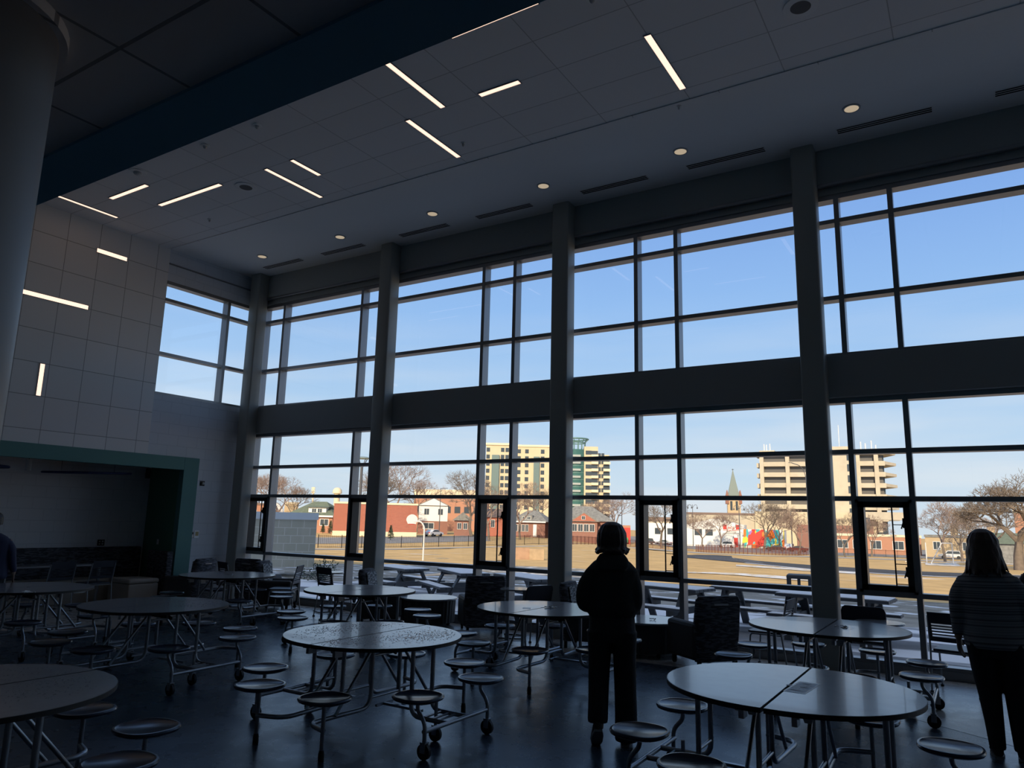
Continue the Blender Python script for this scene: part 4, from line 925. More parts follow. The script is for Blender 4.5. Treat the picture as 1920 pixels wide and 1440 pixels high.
# apartment tower
apt = thing('apartment_tower','tall cream apartment tower with a green glass corner and steel crown','building',(*E(1025,320,900),-4.4),math.atan2(0,1)+R(29))
s_ = 320/1373*1.0; 
def ax(px): return (px-1025)*s_*.93
fl = 3.05; zt_ = lambda py, px=1025: Zp(px, py, 320)+4.4
def blk(name, a, c_, y0, y1, ytop, m_, px=None):
    h_ = zt_(ytop, (a+c_)/2); MB().box(ax(a),ax(c_),y0,y1,0,h_).build(name, m_, apt); return h_
hL = blk('left_wing', 903, 950, -2, 14, 832, cream); hM = blk('middle_wing', 948, 1066, 3, 20, 834, cream); hR = blk('right_wing', 1100, 1128, 3, 18, 836, cream); blk('stepped_wing', 1127, 1151, 4, 18, 851, cream)
b = MB(); n_ = 20; cx_ = ax(1084); ra = ax(1105)-ax(1084)
hG = zt_(842,1084); b.lathe([(ra,0),(ra,hG),(ra*.95,hG+.2),(.01,hG+.3)], (cx_,6,0), 24); b.build('glass_corner_tower', grn, apt, smooth=30)
b = MB(); hC = zt_(821,1084)
b.tube([(cx_+ra*1.18*math.cos(2*PI*k/28), 6+ra*1.18*math.sin(2*PI*k/28), hC) for k in range(29)],.35,6); b.tube([(cx_+ra*.9*math.cos(2*PI*k/28), 6+ra*.9*math.sin(2*PI*k/28), hC-1.6) for k in range(29)],.25,6)
for k in range(14): a = 2*PI*k/14; b.tube([(cx_+ra*.88*math.cos(a),6+ra*.88*math.sin(a),hG-.2),(cx_+ra*.9*math.cos(a),6+ra*.9*math.sin(a),hC-1.6),(cx_+ra*1.18*math.cos(a),6+ra*1.18*math.sin(a),hC)],.16,5)
b.build('steel_crown', grnt, apt); 
for k in range(11):
    z = hG-3.2-k*fl; 
    if z < 2: break
    MB().box(cx_-ra*.5,cx_+ra*.42,6-ra*1.12,6-ra*.7,z,z+.9).build('balcony', mat('grey balcony',(.35,.38,.36)) if k == 0 else bpy.data.materials['grey balcony'], apt)
    b = MB(); b.lathe([(ra*1.01,z-.9),(ra*1.015,z-.85),(ra*1.015,z-.55),(ra*1.01,z-.5)], (cx_,6,0), 24); b.build('spandrel_ring', grnt, apt)
bayg = mat('grey green bay glass',(.16,.22,.21),.2)
MB().box(ax(915),ax(930),-3.2,-2,0,hL-5).build('bay_window_stack', bayg, apt); MB().box(ax(998),ax(1010),1.9,3,0,hM-5).build('bay_window_stack', bayg, apt)
MB().box(ax(903)-.4,ax(950)+.4,-2.5,14,hL-.7,hL+.2).build('cornice', cream2, apt); MB().box(ax(948),ax(1066),2.6,20,hM-.7,hM+.2).build('cornice', cream2, apt)
for k in range(11):
    zz = hM-3.6-k*fl
    if zz < 4: break
    for p_ in (907,936,945): window(apt,ax(p_),zz,1.5,1.8,False,-2.05)
    for p_ in (955,968,984,1016,1058): window(apt,ax(p_),zz,1.6,1.8,False,2.95)
    for p_ in (1106,1112,1131,1138): window(apt,ax(p_),zz-(0 if p_ < 1127 else 1),1.3,1.8,False,2.95 if p_ < 1127 else 3.95)
    for p_ in (1121,1145):
        if k < 1 and p_ > 1140: continue
        MB().box(ax(p_)-1.4,ax(p_)+1.4,2.94 if p_ < 1127 else 3.94,3.2,zz-.8,zz+1.7).build('balcony_recess', wn, apt); MB().box(ax(p_)-1.4,ax(p_)+1.6,1.8,3.0,zz-1.1,zz+.0).build('balcony_front', cream2, apt)
# office tower
ot = thing('office_tower','brutalist cream office tower with deep window bands and a podium','building',(*E(1555,250,900),-4.6),R(8))
s_ = 250/1373*.93
def ox(px): return (px-1555)*s_
z1 = lambda py, px=1500: Zp(px, py, 250)+4.6
htop = z1(846); ft = (z1(848)-z1(948))/5
MB().box(ox(1438),ox(1560),2.0,22,0,htop-.5).build('left_core', wn, ot); MB().box(ox(1560),ox(1600),-1.5,22,0,z1(838,1580)).build('solid_core', conc, ot); MB().box(ox(1600),ox(1647),2.0,22,0,htop-.5).build('right_core', wn, ot)
gl_ = mat('dark tinted office glass', (.13,.12,.11), .25)
for k in range(7):
    zt2 = htop-k*ft
    if zt2 < 6: break
    for a, c_ in ((1434,1560),(1600,1648)):
        MB().box(ox(a),ox(c_),-.6,22,zt2-ft*.42,zt2).build('floor_band', conc, ot); MB().box(ox(a)+.6,ox(c_)-.6,1.2,1.5,zt2-ft,zt2-ft*.42).build('window_band', gl_, ot)
    MB().add([(ox(1648),-.6,zt2-.1),(ox(1668),6,zt2-.3),(ox(1648),16,zt2-.1),(ox(1648),-.6,zt2-1.1),(ox(1668),6,zt2-1.1),(ox(1648),16,zt2-1.1)],[(0,1,2),(5,4,3),(0,3,4,1),(1,4,5,2),(2,5,3,0)]).build('sun_shade', conc, ot)
    MB().box(ox(1426),ox(1436),4,9,zt2-ft*.42,zt2-ft*.42+1.4).build('sun_shade', conc, ot)
    MB().box(ox(1586),ox(1592),-1.6,-1.45,zt2-ft*.95,zt2-ft*.30).build('window', wn, ot)
for p_ in (1438,1484,1530,1604,1634): MB().box(ox(p_)-.6,ox(p_)+.6,-1.2,2,0,htop).build('pier', conc, ot)
MB().box(ox(1430),ox(1625),-14,-1.7,0,z1(962,1530)).build('podium', cream, ot); MB().box(ox(1500),ox(1620),-15,-13.9,0,z1(985,1560)).build('podium_brick', redb2, ot)
MB().box(ox(1590),ox(1668),-18,-13,z1(975,1620),z1(962,1620)).build('podium_overhang', conc, ot); MB().box(ox(1600),ox(1615),-19,-13,z1(985,1620),z1(972,1620)).build('window', wn, ot)
for i, (p_, q, hh) in enumerate([(1438,10,3.5),(1443,9,3.2),(1448,12,3.8),(1575,8,9),(1612,9,3.6),(1620,10,3.2),(1630,8,3.8),(1638,12,2.8)]): MB().tube([(ox(p_),q,htop-1),(ox(p_),q,htop+hh)],.18 if hh < 5 else .1,6).build('roof_antenna', whitep, ot)
MB().box(ox(1432),ox(1460),4,14,htop-.2,htop+.8).build('roof_plant', conc, ot)
# church
ch = thing('church','distant church with a slender grey green spire and cross','church',(*E(1375,360,920),-4.6),R(18))
zz = lambda py: Zp(1374,py,360)+4.6; hw = 2.9
MB().box(-hw,hw,-hw,hw,0,zz(930)).build('bell_tower', yelb, ch)
MB().loft([[(x*h_,y*h_,z) for x, y in ((-1,-1),(1,-1),(1,1),(-1,1))] for z, h_ in ((zz(930),2.6),(zz(882),.12))]).build('spire', mat('weathered copper',(.20,.24,.22),.7), ch)
for x in (-1,1):
    for y in (-1,1): MB().loft([[(x*hw+a*h_,y*hw+c_*h_,z) for a, c_ in ((-1,-1),(1,-1),(1,1),(-1,1))] for z, h_ in ((zz(945),.7),(zz(930),.65),(zz(919),.05))]).build('pinnacle', redb2, ch)
b = MB(); b.box(-.12,.12,-.12,.12,zz(882),zz(879)); b.box(-.6,.6,-.1,.1,zz(880.6),zz(880)); b.build('cross', fm, ch)
for x in (-1,1): MB().box(x*1.2-.5,x*1.2+.5,-hw-.1,-hw,zz(957),zz(940)).build('louvre_window', wn, ch)
MB().box(-hw*3,hw*5,-4,10,0,zz(962)).build('nave', redb2, ch)
# low long building and the white shop building with the sign
t, L, H, zb = facade('long_low_building','long low tan building with a flat roof behind the white shop',1268,1422,962,240,240,10,conc,roof=(.5,brroof))
t, L, H, zb = facade('parking_structure','brown flat roofed building left of the white shop',1195,1262,970,236,236,14,conc,roof=(1.2,brroof)); window(t,L*.2,H-3,1.5,1.2,False)
t, L, H, zb = facade('shop_building','low white shop building with a red and white sign over a red door',1210,1395,982,215,212,14,whitep)
gable(t,L*.45,L*.98,0,14,H-.1,1.7,whitep,'y',.1)
redp = mat('sign red', (.55,.03,.02), .5); signw = mat('sign white', (.82,.80,.76), .6)
def lx(px): return (px-1210)/185*L
sx0, sx1, sz0, sz1 = lx(1357), lx(1386), H-2.3, H+.0
sg = MB().box(sx0,sx1,-.35,-.1,sz0,sz1).build('sign_board', signw, t)
MB().box(sx0,sx0+(sx1-sx0)*.24,-.40,-.35,sz0+1.0,sz1).build('red_panel', redp, sg); MB().box(sx1-(sx1-sx0)*.2,sx1,-.40,-.35,sz0+1.0,sz1).build('red_panel', redp, sg); MB().box(sx0,sx1,-.40,-.36,sz0+.72,sz0+.85).build('red_line', redp, sg)
def text(body, x, z, size, m_, parent, y=-.42, align='CENTER'):
    cu = bpy.data.curves.new('lettering', 'FONT'); cu.body = body; cu.size = size; cu.align_x = align; cu.extrude = .02
    o = bpy.data.objects.new('lettering', cu); col.objects.link(o); o.parent = parent; o.location = (x,y,z); o.rotation_euler = (PI/2,0,0); me = bpy.data.meshes.new_from_object(o); bpy.data.objects.remove(o); me.materials.clear(); me.materials.append(m_); o = bpy.data.objects.new('lettering', me); col.objects.link(o); o.parent = parent; o.location = (x,y,z); o.rotation_euler = (PI/2,0,0); return o
text('ACE', (sx0+sx1)/2+.05, sz0+1.1, 1.0, redp, sg); text('HARDWARE', (sx0+sx1)/2, sz0+.18, .5, mat('sign dark',(.05,.04,.04)), sg)
MB().box(lx(1376),lx(1383),-.08,0,.4,2.9).build('door', redp, t)
for p_ in (1234,1258,1311,1331): window(t,lx(p_),H-3.1,1.6 if p_ < 1300 else 2.0,1.7,False)
# mural
mu = bpy.data.materials.new('painted mural'); mu.use_nodes = True; n = mu.node_tree; bb = n.nodes['Principled BSDF']; tcc = n.nodes.new('ShaderNodeTexCoord'); vo = n.nodes.new('ShaderNodeTexVoronoi'); vo.inputs['Scale'].default_value = .75
rr = n.nodes.new('ShaderNodeValToRGB'); rr.color_ramp.interpolation = 'CONSTANT'; cols = [(.75,.72,.65),(.70,.05,.03),(.75,.18,.03),(.80,.60,.05),(.05,.45,.45),(.20,.55,.25),(.75,.75,.70),(.20,.15,.45)]
for i, c_ in enumerate(cols):
    e_ = rr.color_ramp.elements[0] if i == 0 else (rr.color_ramp.elements[1] if i == 1 else rr.color_ramp.elements.new(i/8)); e_.position = i/8; e_.color = (*c_,1)
mpp = n.nodes.new('ShaderNodeMapping'); mpp.inputs['Scale'].default_value = (1.2,1,.45); sp_ = n.nodes.new('ShaderNodeSeparateColor'); n.links.new(tcc.outputs['Object'], mpp.inputs[0]); n.links.new(mpp.outputs[0], vo.inputs['Vector']); n.links.new(vo.outputs['Color'], sp_.inputs[0]); n.links.new(sp_.outputs[0], rr.inputs[0]); n.links.new(rr.outputs[0], bb.inputs['Base Color']); bb.inputs['Roughness'].default_value = .8
t, L, H, zb = facade('mural_wall','low building wall painted with a bright abstract mural',1394,1470,993,211,210,8,whitep); MB().box(0,L,-.06,0,.2,H).build('mural_painting', mu, t)
# painted red and orange strokes as shapes of their own
bmr = [mat('mural red',(.72,.05,.03)),mat('mural orange',(.80,.22,.04)),mat('mural yellow',(.82,.62,.06)),mat('mural teal',(.10,.50,.48)),mat('mural violet',(.35,.2,.5))]
rnd = random.Random(21)
for i in range(20):
    cx_ = rnd.uniform(.03,.97)*L; w_ = rnd.uniform(.4,.9); k = (0 if .2*L < cx_ < .5*L else 3 if cx_ > .55*L else rnd.choice((1,2,4))); k = k if rnd.random() < .6 else rnd.randrange(5)
    z0 = rnd.uniform(.3,H*.35); z2 = rnd.uniform(H*.55,H*.95); MB().vprism([(cx_-w_,z0),(cx_+w_*.6,z0+.3),(cx_+w_,(z0+z2)/2),(cx_+w_*.3,z2),(cx_-w_*.8,z2-.4)],-.09-.002*i,-.06).build('painted_shape', bmr[k], t)
t, L, H, zb = facade('street_building','low brick and stucco building right of the right hand column',1560,1726,1003,198,198,10,orb,roof=(.4,cream2)); 
for p_ in (.12,.3,.5,.75): window(t,L*p_,H-3.2,2.2,1.8)
t, L, H, zb = facade('park_building','low yellow brick building with two chimneys behind the soccer goal',1734,1925,1006,192,188,10,yelb,roof=(.4,gyroof))
for q in (.29,.66): MB().box(L*q-.6,L*q+.6,1,2.4,H-.5,H+2.2).build('chimney', yelb, t)
for q in (.12,.42,.55,.8): window(t,L*q,H-3,1.3,1.6)
t, L, H, zb = facade('gabled_shed','dark gabled shed at the foot of the great bare tree',1862,1915,1020,150,150,9,gyroof); gable(t,0,L,0,9,H,1.8,groof,'x')
t, L, H, zb = facade('brick_block','orange brick block at the right picture edge behind the great tree',1900,1990,958,200,200,12,orb,roof=(.5,cream2))
for i, (p_, q, lab) in enumerate([(1250,1012,'red and green kiosk right of the hooded person head')]): pass
t, L, H, zb = facade('kiosk','orange stall with a red front right of the hooded person head',1158,1182,985,195,195,4,orb); MB().box(L*.45,L,-.1,0,.3,H-.6).build('red_front', redp, t); MB().box(-.6,L*.8,-2.2,-.1,.8,2.0).build('green_awning', mat('green awning',(.05,.35,.12)), t)
dm = thing('domed_tower','small cream domed cupola over the rooftops on the far left','tower',(*E(632,260,930),-2.3),0); zz = lambda py: Zp(632,py,260)+2.3
MB().lathe([(1.0,0),(1.0,zz(926)),(1.6,zz(925)),(1.5,zz(919)),(.9,zz(915)),(.1,zz(914))], n=16).build('dome', cream2, dm, smooth=40); MB().lathe([(1.2,zz(933)),(1.4,zz(932)),(1.4,zz(929))], n=16).build('gallery', yelb, dm)
pt = thing('radio_mast','slim mast over the green roofed house','mast',(*E(587,240,930),-2.3),0); zz = lambda py: Zp(587,py,240)+2.3
MB().tube([(0,0,0),(0,0,zz(913))],.25,6).build('mast', cream2, pt)
for q in (915,919,923): MB().box(-.9,.7,-.1,.1,zz(q)-.2,zz(q)+.2).build('antenna', cream2, pt)

# ---------------------------------------------------------------- cars
def make_car(body, suv):
    t = empty('car'); L, hh = (4.6, 1.7) if suv else (4.6, 1.42)
    side = [(-2.3,.35),(-2.3,.85),(-2.0,1.0),(-1.75,hh*.97),(-1.3,hh),(.55,hh),(1.15,1.02),(2.1,.88),(2.3,.7),(2.3,.35)] if suv else [(-2.3,.35),(-2.28,.85),(-1.7,.98),(-1.0,hh*.98),(-.4,hh),(.3,hh*.98),(1.1,.98),(2.1,.82),(2.3,.65),(2.3,.35)]
    MB().vprism(side,-.88,.88).build('car_body', body, t, bevel=.06)
    gl2 = [(-1.75,1.02),(-1.6,hh*.94),(.45,hh*.94),(.95,1.04)] if suv else [(-1.55,.98),(-.95,hh*.94),(.25,hh*.94),(.95,.99)]
    MB().vprism(gl2,-.895,.895).build('side_glass', wn, t)
    for x in (-1.4,1.4):
        for y in (-.8,.8): MB().tube([(x,y-.1,.33),(x,y+.1,.33)],.33,16).build('wheel', M['rubber'], t, smooth=50)
    for y in (-.6,.6): MB().box(2.26,2.32,y-.18,y+.18,.62,.78).build('headlight', whitep, t); MB().box(-2.32,-2.27,y-.18,y+.18,.7,.9).build('tail_light', redp, t)
    return t
cp = {}
def car(px, py, colr, suv, rot, lab):
    k = (colr, suv)
    if k not in cp:
        c_ = {'white':(.75,.75,.76),'black':(.02,.02,.025),'dark':(.07,.075,.09),'red':(.13,.02,.025),'silver':(.35,.36,.38),'yellow':(.70,.50,.04),'blue':(.05,.09,.2)}[colr]
        o = make_car(mat(colr+' car paint '+('wagon' if suv else 'saloon'), c_, .25, .2, coat=.5), suv); cp[k] = o
    else: o = copy_tree(cp[k])
    p = hit(px, py); o.location = (p.x, p.y, p.z+.03); o.rotation_euler.z = R(rot); tag(o, lab, 'car', 'cars along the street')
    return o
car(1362,1027,'white',True,185,'white sports utility car in front of the shop with the sign')
car(1381,1023,'dark',False,200,'dark car half hidden behind the white sports utility car')
car(1455,1034,'black',False,190,'black saloon car before the mural')
car(1496,1035,'red',False,178,'dark red car right of the black saloon before the mural')
car(1481,1032,'white',True,90,'white car parked behind the dark red car')
for i, (px, py, c_, s, lab) in enumerate([(1212,1021,'dark',True,'dark parked car at the left end of the white shop'),(1244,1022,'silver',False,'silver parked car seen in the middle right casement'),(1277,1023,'blue',False,'blue parked car left of the street lamps'),(1309,1023,'white',False,'white parked car under the shop window'),(1335,1021,'blue',True,'blue parked car right of the shop window')]): car(px, py, c_, s, 180 if i%2 else 200, lab)
car(1783,1048,'white',True,183,'white sports utility car behind the soccer goal')
car(1890,1041,'white',True,180,'white pickup truck right of the striped person')
car(1902,1050,'silver',False,185,'silver car at the right edge below the white pickup')
car(1656,1037,'yellow',False,200,'yellow car seen in the right casement window')
car(1600,1033,'dark',True,185,'dark car right of the right hand column')
car(1683,1036,'dark',True,185,'dark car right of the yellow car')
car(813,1006,'white',False,90,'white car beside the brick box building')

# ---------------------------------------------------------------- lamps, goal, hoop, bin
def lamp_post(px, pyb, pyt, label, kind, r_=.09, rr=None):
    p = hit(px, pyb) if rr is None else Vector((*E(px, rr, pyb), 0)); 
    if rr: p.z = gz(p.x, p.y)
    d = math.hypot(p.x, p.y); h_ = Zp(px, pyt, d)-p.z; t = thing('street_lamp', label, 'lamp', tuple(p), R(32)-math.radians(0)); fmx = mat('lamp post paint',(.09,.09,.10),.5) if 'lamp post paint' not in bpy.data.materials else bpy.data.materials['lamp post paint']
    if kind == 'disc':
        MB().tube([(0,0,0),(0,0,h_-.75)],[r_*1.1,r_*.9],10).build('post', fmx, t, smooth=50); b = MB()
        for k in range(4): a = PI/4+k*PI/2; b.tube([(0,0,h_-.9),(.42*math.cos(a),.42*math.sin(a),h_-.16)],.03,6)
        b.build('bracket', fmx, t); MB().lathe([(.001,h_-.18),(.55,h_-.15),(.58,h_-.08),(.35,h_),(.001,h_+.03)], n=24).build('lamp_head', mat('grey lamp head',(.25,.32,.33),.5), t, smooth=40)
    elif kind == 'arm':
        MB().tube([(0,0,0),(0,0,h_)],[r_,r_*.7],8).build('post', fmx, t); MB().beam((0,0,h_-.1),(1.6,0,h_),.25,.1).build('lamp_head', fmx, t)
    elif kind == 'double':
        MB().tube([(0,0,0),(0,0,h_)],[r_*1.2,r_*.7],8).build('post', fmx, t)
        for s in (-1,1):
            MB().tube(fillet([(0,0,h_-1),(s*.6,0,h_),(s*1.2,0,h_-.1),(s*1.3,0,h_-.6)],.4),.05,6).build('arm', fmx, t); MB().lathe([(.05,.35),(.22,0),(.12,-.2),(.001,-.25)], (s*1.3,0,h_-.95), 10).build('lantern', fmx, t)
    elif kind == 'arc':
        MB().tube(fillet([(0,0,0),(0,0,h_-2),(-1.0,0,h_),(-3.2,0,h_+.1)],1.6,6),[.12]*2+[.07]*0 or .09,8).build('post', fmx, t) if False else MB().tube(fillet([(0,0,0),(0,0,h_-2.6),(-.9,0,h_-.3),(-3.4,0,h_+.5)],1.8,6),.09,8).build('post', fmx, t)
        MB().box(-4.0,-3.2,-.15,.15,h_+.42,h_+.55).build('lamp_head', fmx, t)
    elif kind == 'mast':
        MB().tube([(0,0,0),(0,0,h_)],[r_*1.2,r_*.8],8).build('post', fmx, t); MB().box(-.5,.5,-.05,.05,h_-.6,h_-.5).build('crossarm', fmx, t)
    return t
lamp_post(668,1046,856,'tall lamp post with a flat disc head, left of the second column','disc',.11)
lamp_post(823,1004,915,'slim lamp post with a flat head beside the white gabled house','arm',.10)
lamp_post(1290,1020,946,'left one of two double armed street lamps before the white shop','double',.10)
lamp_post(1300,1024,946,'right one of two double armed street lamps before the white shop','double',.10)
lamp_post(1388,1030,948,'double armed street lamp right of the shop sign','double',.12)
lamp_post(1486,1034,955,'thick dark pole standing behind the dark red car','mast',.13)
lamp_post(1518,1036,872,'tall arched street lamp whose arm shows left of the right hand column','arc')
lamp_post(1166,1010,935,'utility pole just right of the hooded person head','mast',.14)
# basketball hoop
p = hit(793,1051); t = thing('basketball_hoop','white gooseneck basketball post with a fan shaped backboard on the field','basketball hoop',tuple(p),R(38)); d = math.hypot(p.x,p.y); hp = Zp(793,978,d)-p.z; wh = mat('white steel',(.70,.68,.66),.5)
MB().tube(fillet([(0,0,0),(0,0,hp-.35),(-.25,0,hp+.02),(-.75,0,hp-.02)],.5,6),.055,10).build('post', wh, t, smooth=50)
bw = MB(); bw.xf(Matrix.Identity(4)); pts = [(-.42,-.32),(.42,-.32)]+[(.62*math.cos(R(a)),.1+.62*math.sin(R(a))) for a in range(0,181,20)]
bw.vprism([(x-.85,z+hp+.02) for x, z in [(a_*.62, b_*.62) for a_, b_ in pts]],-.03,.03); bw.build('backboard', wh, t); MB().tube([(-.85+.22*math.cos(2*PI*k/16),-.28+.22*math.sin(2*PI*k/16),hp-.18) for k in range(17)],.02,6).build('rim', redp, t)
# low stone seat wall in the field
t, L, H, zb = facade('stone_bench_wall','low tan and pink stone wall standing in the field left of the middle column',957,993,1027,58,58,.6,mat('pink stone',(.45,.28,.18),.9,noise=(2,.2)),cat='wall'); MB().box(L,L*1.75,-.1,.5,0,H-.05).build('stone_end', mat('tan stone',(.50,.36,.22),.9,noise=(2,.2)), t)
# soccer goal
p = hit(1788,1059); q = hit(1745,1057.5); t = thing('soccer_goal','white soccer goal frame at the right of the field','goal',tuple(p),0); d = math.hypot(p.x,p.y); hg = Zp(1788,1019,d)-p.z; v = q-p; v.z = 0
bk = Vector((-1.6,1.2,0)); up = Vector((0,0,hg)); b = MB(); z0 = Vector((0,0,.05))
b.tube([z0, up],.06,8); b.build('post', wh, t); MB().tube([v*.98+Vector((0,0,.05)), v*.45+up],.06,8).build('slanted_post', wh, t); MB().tube([up, v*.45+up],.06,8).build('crossbar', wh, t); MB().tube([z0, v*.98+z0],.05,8).build('ground_bar', wh, t)
p2 = hit(1738,1056); t = thing('soccer_goal','single white goal post left of the slanted goal frame','goal',tuple(p2),0); MB().tube([(0,0,0),(0,0,hg)],.06,8).build('post', wh, t); MB().tube([(0,0,.05),(-2.4,.8,.05)],.05,8).build('ground_bar', wh, t)
# signs
p = hit(1661,1036); t = thing('road_sign','red octagonal road sign beyond the right casement','sign',tuple(p),R(4)); MB().tube([(0,0,0),(0,0,2.2)],.05,6).build('post', M['steel'], t); MB().vprism([(.55*math.cos(R(22.5+45*k)),2.3+.55*math.sin(R(22.5+45*k))) for k in range(8)],-.06,-.02).build('sign_plate', redp, t)

# ---------------------------------------------------------------- picnic tables on the patio
pic = mat('dark recycled plastic', (.06,.065,.075), .55); snowm = M['snow']
def make_picnic():
    t = empty('picnic_table')
    b = MB()
    for k in range(5): b.box(-.92,.92,-.37+k*.15,-.37+k*.15+.135,.70,.745)
    b.build('tabletop', pic, t); s_ = MB().box(-.90,.90,-.36,.36,.745,.765).build('snow_cover', snowm, t, bevel=.012)
    for s in (-1,1):
        b = MB(); b.box(-.92,.92,s*.72-.14,s*.72-.005,.40,.44); b.box(-.92,.92,s*.72+.005,s*.72+.14,.40,.44); be = b.build('bench', pic, t)
        MB().box(-.90,.90,s*.72-.13,s*.72+.13,.44,.455).build('snow_cover', snowm, be, bevel=.01)
        f = MB(); f.beam((s*.62,-.28,.70),(s*.62,-.66,0),.045,.14,(1,0,0)); f.beam((s*.62,.28,.70),(s*.62,.66,0),.045,.14,(1,0,0)); f.beam((s*.62,-.85,.36),(s*.62,.85,.36),.045,.12); f.beam((s*.62,-.36,.66),(s*.62,.36,.66),.045,.08)
        f.build('a_frame', pic, t)
    return t
pp = None
PT = [(750,1053,-20,'farthest left picnic table beyond the glass, right of the second column'),(868,1063,-35,'picnic table beyond the glass just left of the woven lounge chair back'),(990,1076,-28,'snow covered picnic table left of the middle column'),(1243,1097,-12,'snow covered picnic table just right of the hooded person'),(1430,1102,-8,'picnic table beyond the edge on stack chair'),(1565,1117,-5,'snowy picnic table partly behind the right hand column')]
for i, (px, py, a, lab) in enumerate(PT):
    o = make_picnic() if i == 0 else copy_tree(pp); pp = pp or o
    p = bpz(px, py, .56); o.location = (p.x, p.y, gz(p.x,p.y)+.02); o.rotation_euler.z = R(a); tag(o, lab, 'picnic table', 'picnic tables on the snowy patio')
p = hit(1503,1175); t = thing('trash_bin','dark outdoor litter bin with an open hooded top left of the right hand column','bin',(p.x,p.y,p.z),R(8)); d = math.hypot(p.x,p.y); hb = Zp(1500,1077,d)-p.z
s = .24; MB().box(-s,s,-s,s,0,hb*.66).build('bin_body', pic, t, bevel=.02); b = MB()
for x in (-1,1):
    for y in (-1,1): b.box(x*s*.85-.03,x*s*.85+.03,y*s*.85-.03,y*s*.85+.03,hb*.66,hb*.95)
b.box(-.03,.03,-s*.88,-s*.82,hb*.66,hb*.95); b.build('hood_frame', pic, t); MB().box(-s,s,-s,s,hb*.92,hb).build('hood', pic, t, bevel=.03)
# shrub outside on the left
def shrub(p, h_, w_, m_, label, seed, leafy=True, name='shrub'):
    rnd = random.Random(seed); t = thing(name, label, 'shrub', tuple(p)); b = MB(); f = MB()
    for i in range(26):
        a = rnd.uniform(0,6.28); q = rnd.uniform(.2,1)*w_; e_ = Vector((math.cos(a)*q,math.sin(a)*q,h_*rnd.uniform(.4,1))); b.tube([(0,0,0),e_*.5+Vector((0,0,.05)),e_],.008,4)
        for k in range(26):
            c_ = e_*rnd.uniform(.35,1.05)+Vector((rnd.gauss(0,.05),rnd.gauss(0,.05),rnd.gauss(0,.05)))*w_*2; u = Vector((rnd.gauss(0,1),rnd.gauss(0,1),rnd.gauss(0,1))).normalized()*.035*max(1,w_*1.6); v_ = u.cross(Vector((rnd.gauss(0,1),rnd.gauss(0,1),1))).normalized()*.018*max(1,w_*1.6)
            f.add([c_-u,c_+v_,c_+u,c_-v_],[(0,1,2,3)])
    b.build('stems', M['charc'], t); f.build('foliage', m_, t); return t
lf = mat('dark evergreen leaf',(.05,.08,.05),.7); lf2 = mat('dry brown leaf',(.30,.19,.10),.9)
p = hit(598,1092); shrub(p,.75,.7,lf,'low leafy shrub outside behind the small laptop table on the left',1)
def conifer(px, py, pyt, label, seed):
    p = hit(px, py); d = math.hypot(p.x,p.y); h_ = Zp(px,pyt,d)-p.z; rnd = random.Random(seed); t = thing('young_conifer', label, 'tree', tuple(p)); MB().tube([(0,0,0),(0,0,h_)],[.06,.01],6).build('trunk', M['charc'], t); f = MB()
    for i in range(420):
        z = h_*rnd.uniform(.12,1); rr_ = (h_-z)*.33*rnd.uniform(.5,1); a = rnd.uniform(0,6.28); c_ = Vector((math.cos(a)*rr_,math.sin(a)*rr_,z)); u = Vector((math.cos(a),math.sin(a),-.3))*.22; v_ = Vector((-math.sin(a),math.cos(a),.2))*.09
        f.add([c_-u,c_+v_,c_+u,c_-v_],[(0,1,2,3)])
    f.build('needles', mat('conifer needles',(.10,.12,.06),.9) if 'conifer needles' not in bpy.data.materials else bpy.data.materials['conifer needles'], t)
conifer(732,1013,985,'small young conifer before the red brick box building',1); conifer(619,1001,976,'small dark conifer left of the red brick box building',2); conifer(605,1000,982,'lower conifer at the porch of the green roofed bungalow',3)

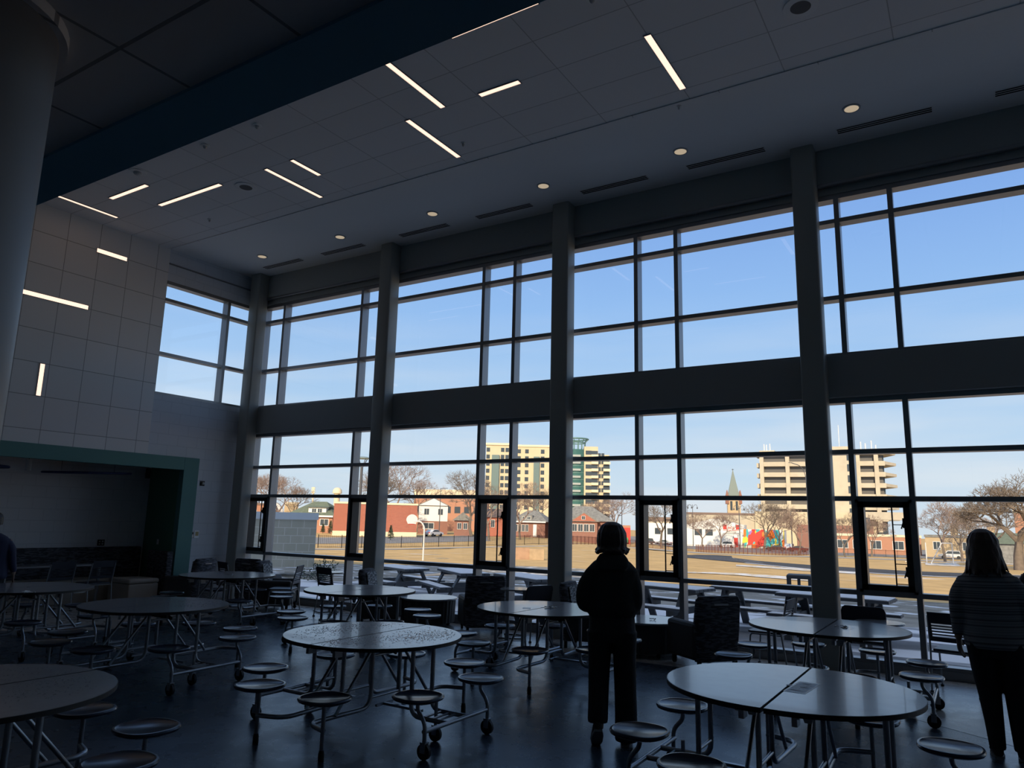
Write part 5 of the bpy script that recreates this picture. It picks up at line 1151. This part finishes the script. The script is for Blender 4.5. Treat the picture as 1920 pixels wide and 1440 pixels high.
# ---------------------------------------------------------------- bare trees
bark = mat('grey brown bark', (.20,.155,.12), .9, noise=(3,.2)); bark2 = mat('reddish twigs', (.27,.19,.15), .9)
def bare_tree(px, rdist, pyt, label, seed, spread=.55, depth=6, m_=bark, r0=None, zb=None, wmin=.03):
    x, y = E(px, rdist, 1000); z = gz(x, y); h_ = Zp(px, pyt, rdist)-z; rnd = random.Random(seed)
    t = thing('bare_tree', label, 'tree', (x, y, z-.1)); tr_ = MB(); br_ = MB(); r0 = r0 or h_*.022
    def grow(p, d, L, r_, lev):
        q = p+d*L*.5+Vector((rnd.gauss(0,.06),rnd.gauss(0,.06),0))*L; e_ = q+(d+Vector((rnd.gauss(0,.15),rnd.gauss(0,.15),.06))).normalized()*L*.5
        (tr_ if lev == 0 else br_).tube([p,q,e_],[r_,r_*.85,r_*.7], 6 if lev < 2 else 3, cap=False)
        if lev >= depth: return
        n_ = 3 if lev < 3 else 4
        for k in range(n_):
            a = 2*PI*(k+rnd.random()*.7)/n_; s = Vector((math.cos(a),math.sin(a),0)); s = (s-d*s.dot(d)); s = s.normalized() if s.length > .01 else Vector((1,0,0))
            nd = (d*(1-spread*rnd.uniform(.5,1.1))+s*spread*rnd.uniform(.7,1.3)+Vector((0,0,.12))).normalized(); nr_ = max(wmin*.5, r_*.60)
            grow(e_ if k else e_, nd, L*rnd.uniform(.62,.85), nr_, lev+1)
    Lt = h_*.26; grow(Vector((0,0,0)), Vector((rnd.gauss(0,.03),rnd.gauss(0,.03),1)).normalized(), Lt, r0, 0)
    mz = max(v_[2] for v_ in br_.v); k = h_/mz; tr_.xf(Matrix.Scale(k,4)); br_.xf(Matrix.Scale(k,4))
    tr_.build('trunk', bark, t, smooth=60); br_.build('branches', m_, t); return t
TR = [(482,204,884,'bare tree behind the leftmost casement over the annex',1),(520,182,884,'spreading bare tree over the white arched hall',2),(547,225,898,'thin bare tree right of the arched hall',3),
 (735,190,862,'tall bare tree right of the second column',4),(782,205,893,'broad rounded bare tree over the white gabled house',5),(700,170,880,'bare tree just behind the disc lamp post',30),
 (884,165,880,'bare tree in front of the long orange brick building',6),(917,140,905,'bare street tree with a thick trunk seen in the middle casement',7),(975,150,900,'bare street tree before the porch windows bungalow',8),(1005,200,910,'bare tree before the apartment tower beside the middle column',9),
 (1118,200,938,'leafless tree rising behind the cross gabled bungalow',10),(1150,225,918,'thin bare tree right of the apartment tower',11),(1240,185,925,'broad bare tree before the white shop seen in the casement',12),(1318,192,960,'small bare tree before the shop windows',13),(1352,200,962,'bare tree behind the white sports utility car',14),
 (1430,185,935,'large bare tree over the left half of the mural',15),(1462,200,948,'bare tree over the right half of the mural',16),(1496,165,950,'bare tree behind the dark red car',17),(1583,158,958,'small bare tree right of the right hand column',18),(1632,178,962,'bare tree in the right casement before the tower podium',19),
 (1768,136,935,'leaning bare tree left of the striped person',20),(1800,165,940,'twiggy bare tree behind the soccer goal',21),(1833,182,955,'bare tree above the striped person head',22)]
for (px, rd, pyt, lab, sd_) in TR:
    bare_tree(px, rd, pyt, lab, sd_+40, spread=.50, depth=6, m_=bark2 if sd_ % 3 else bark, wmin=.032)
bare_tree(1905, 92, 872, 'great old bare oak at the right picture edge', 77, spread=.60, depth=7, r0=.5, wmin=.028)
bare_tree(1855, 120, 925, 'bare tree with drooping twigs left of the great oak', 78, spread=.7, depth=6, wmin=.03)
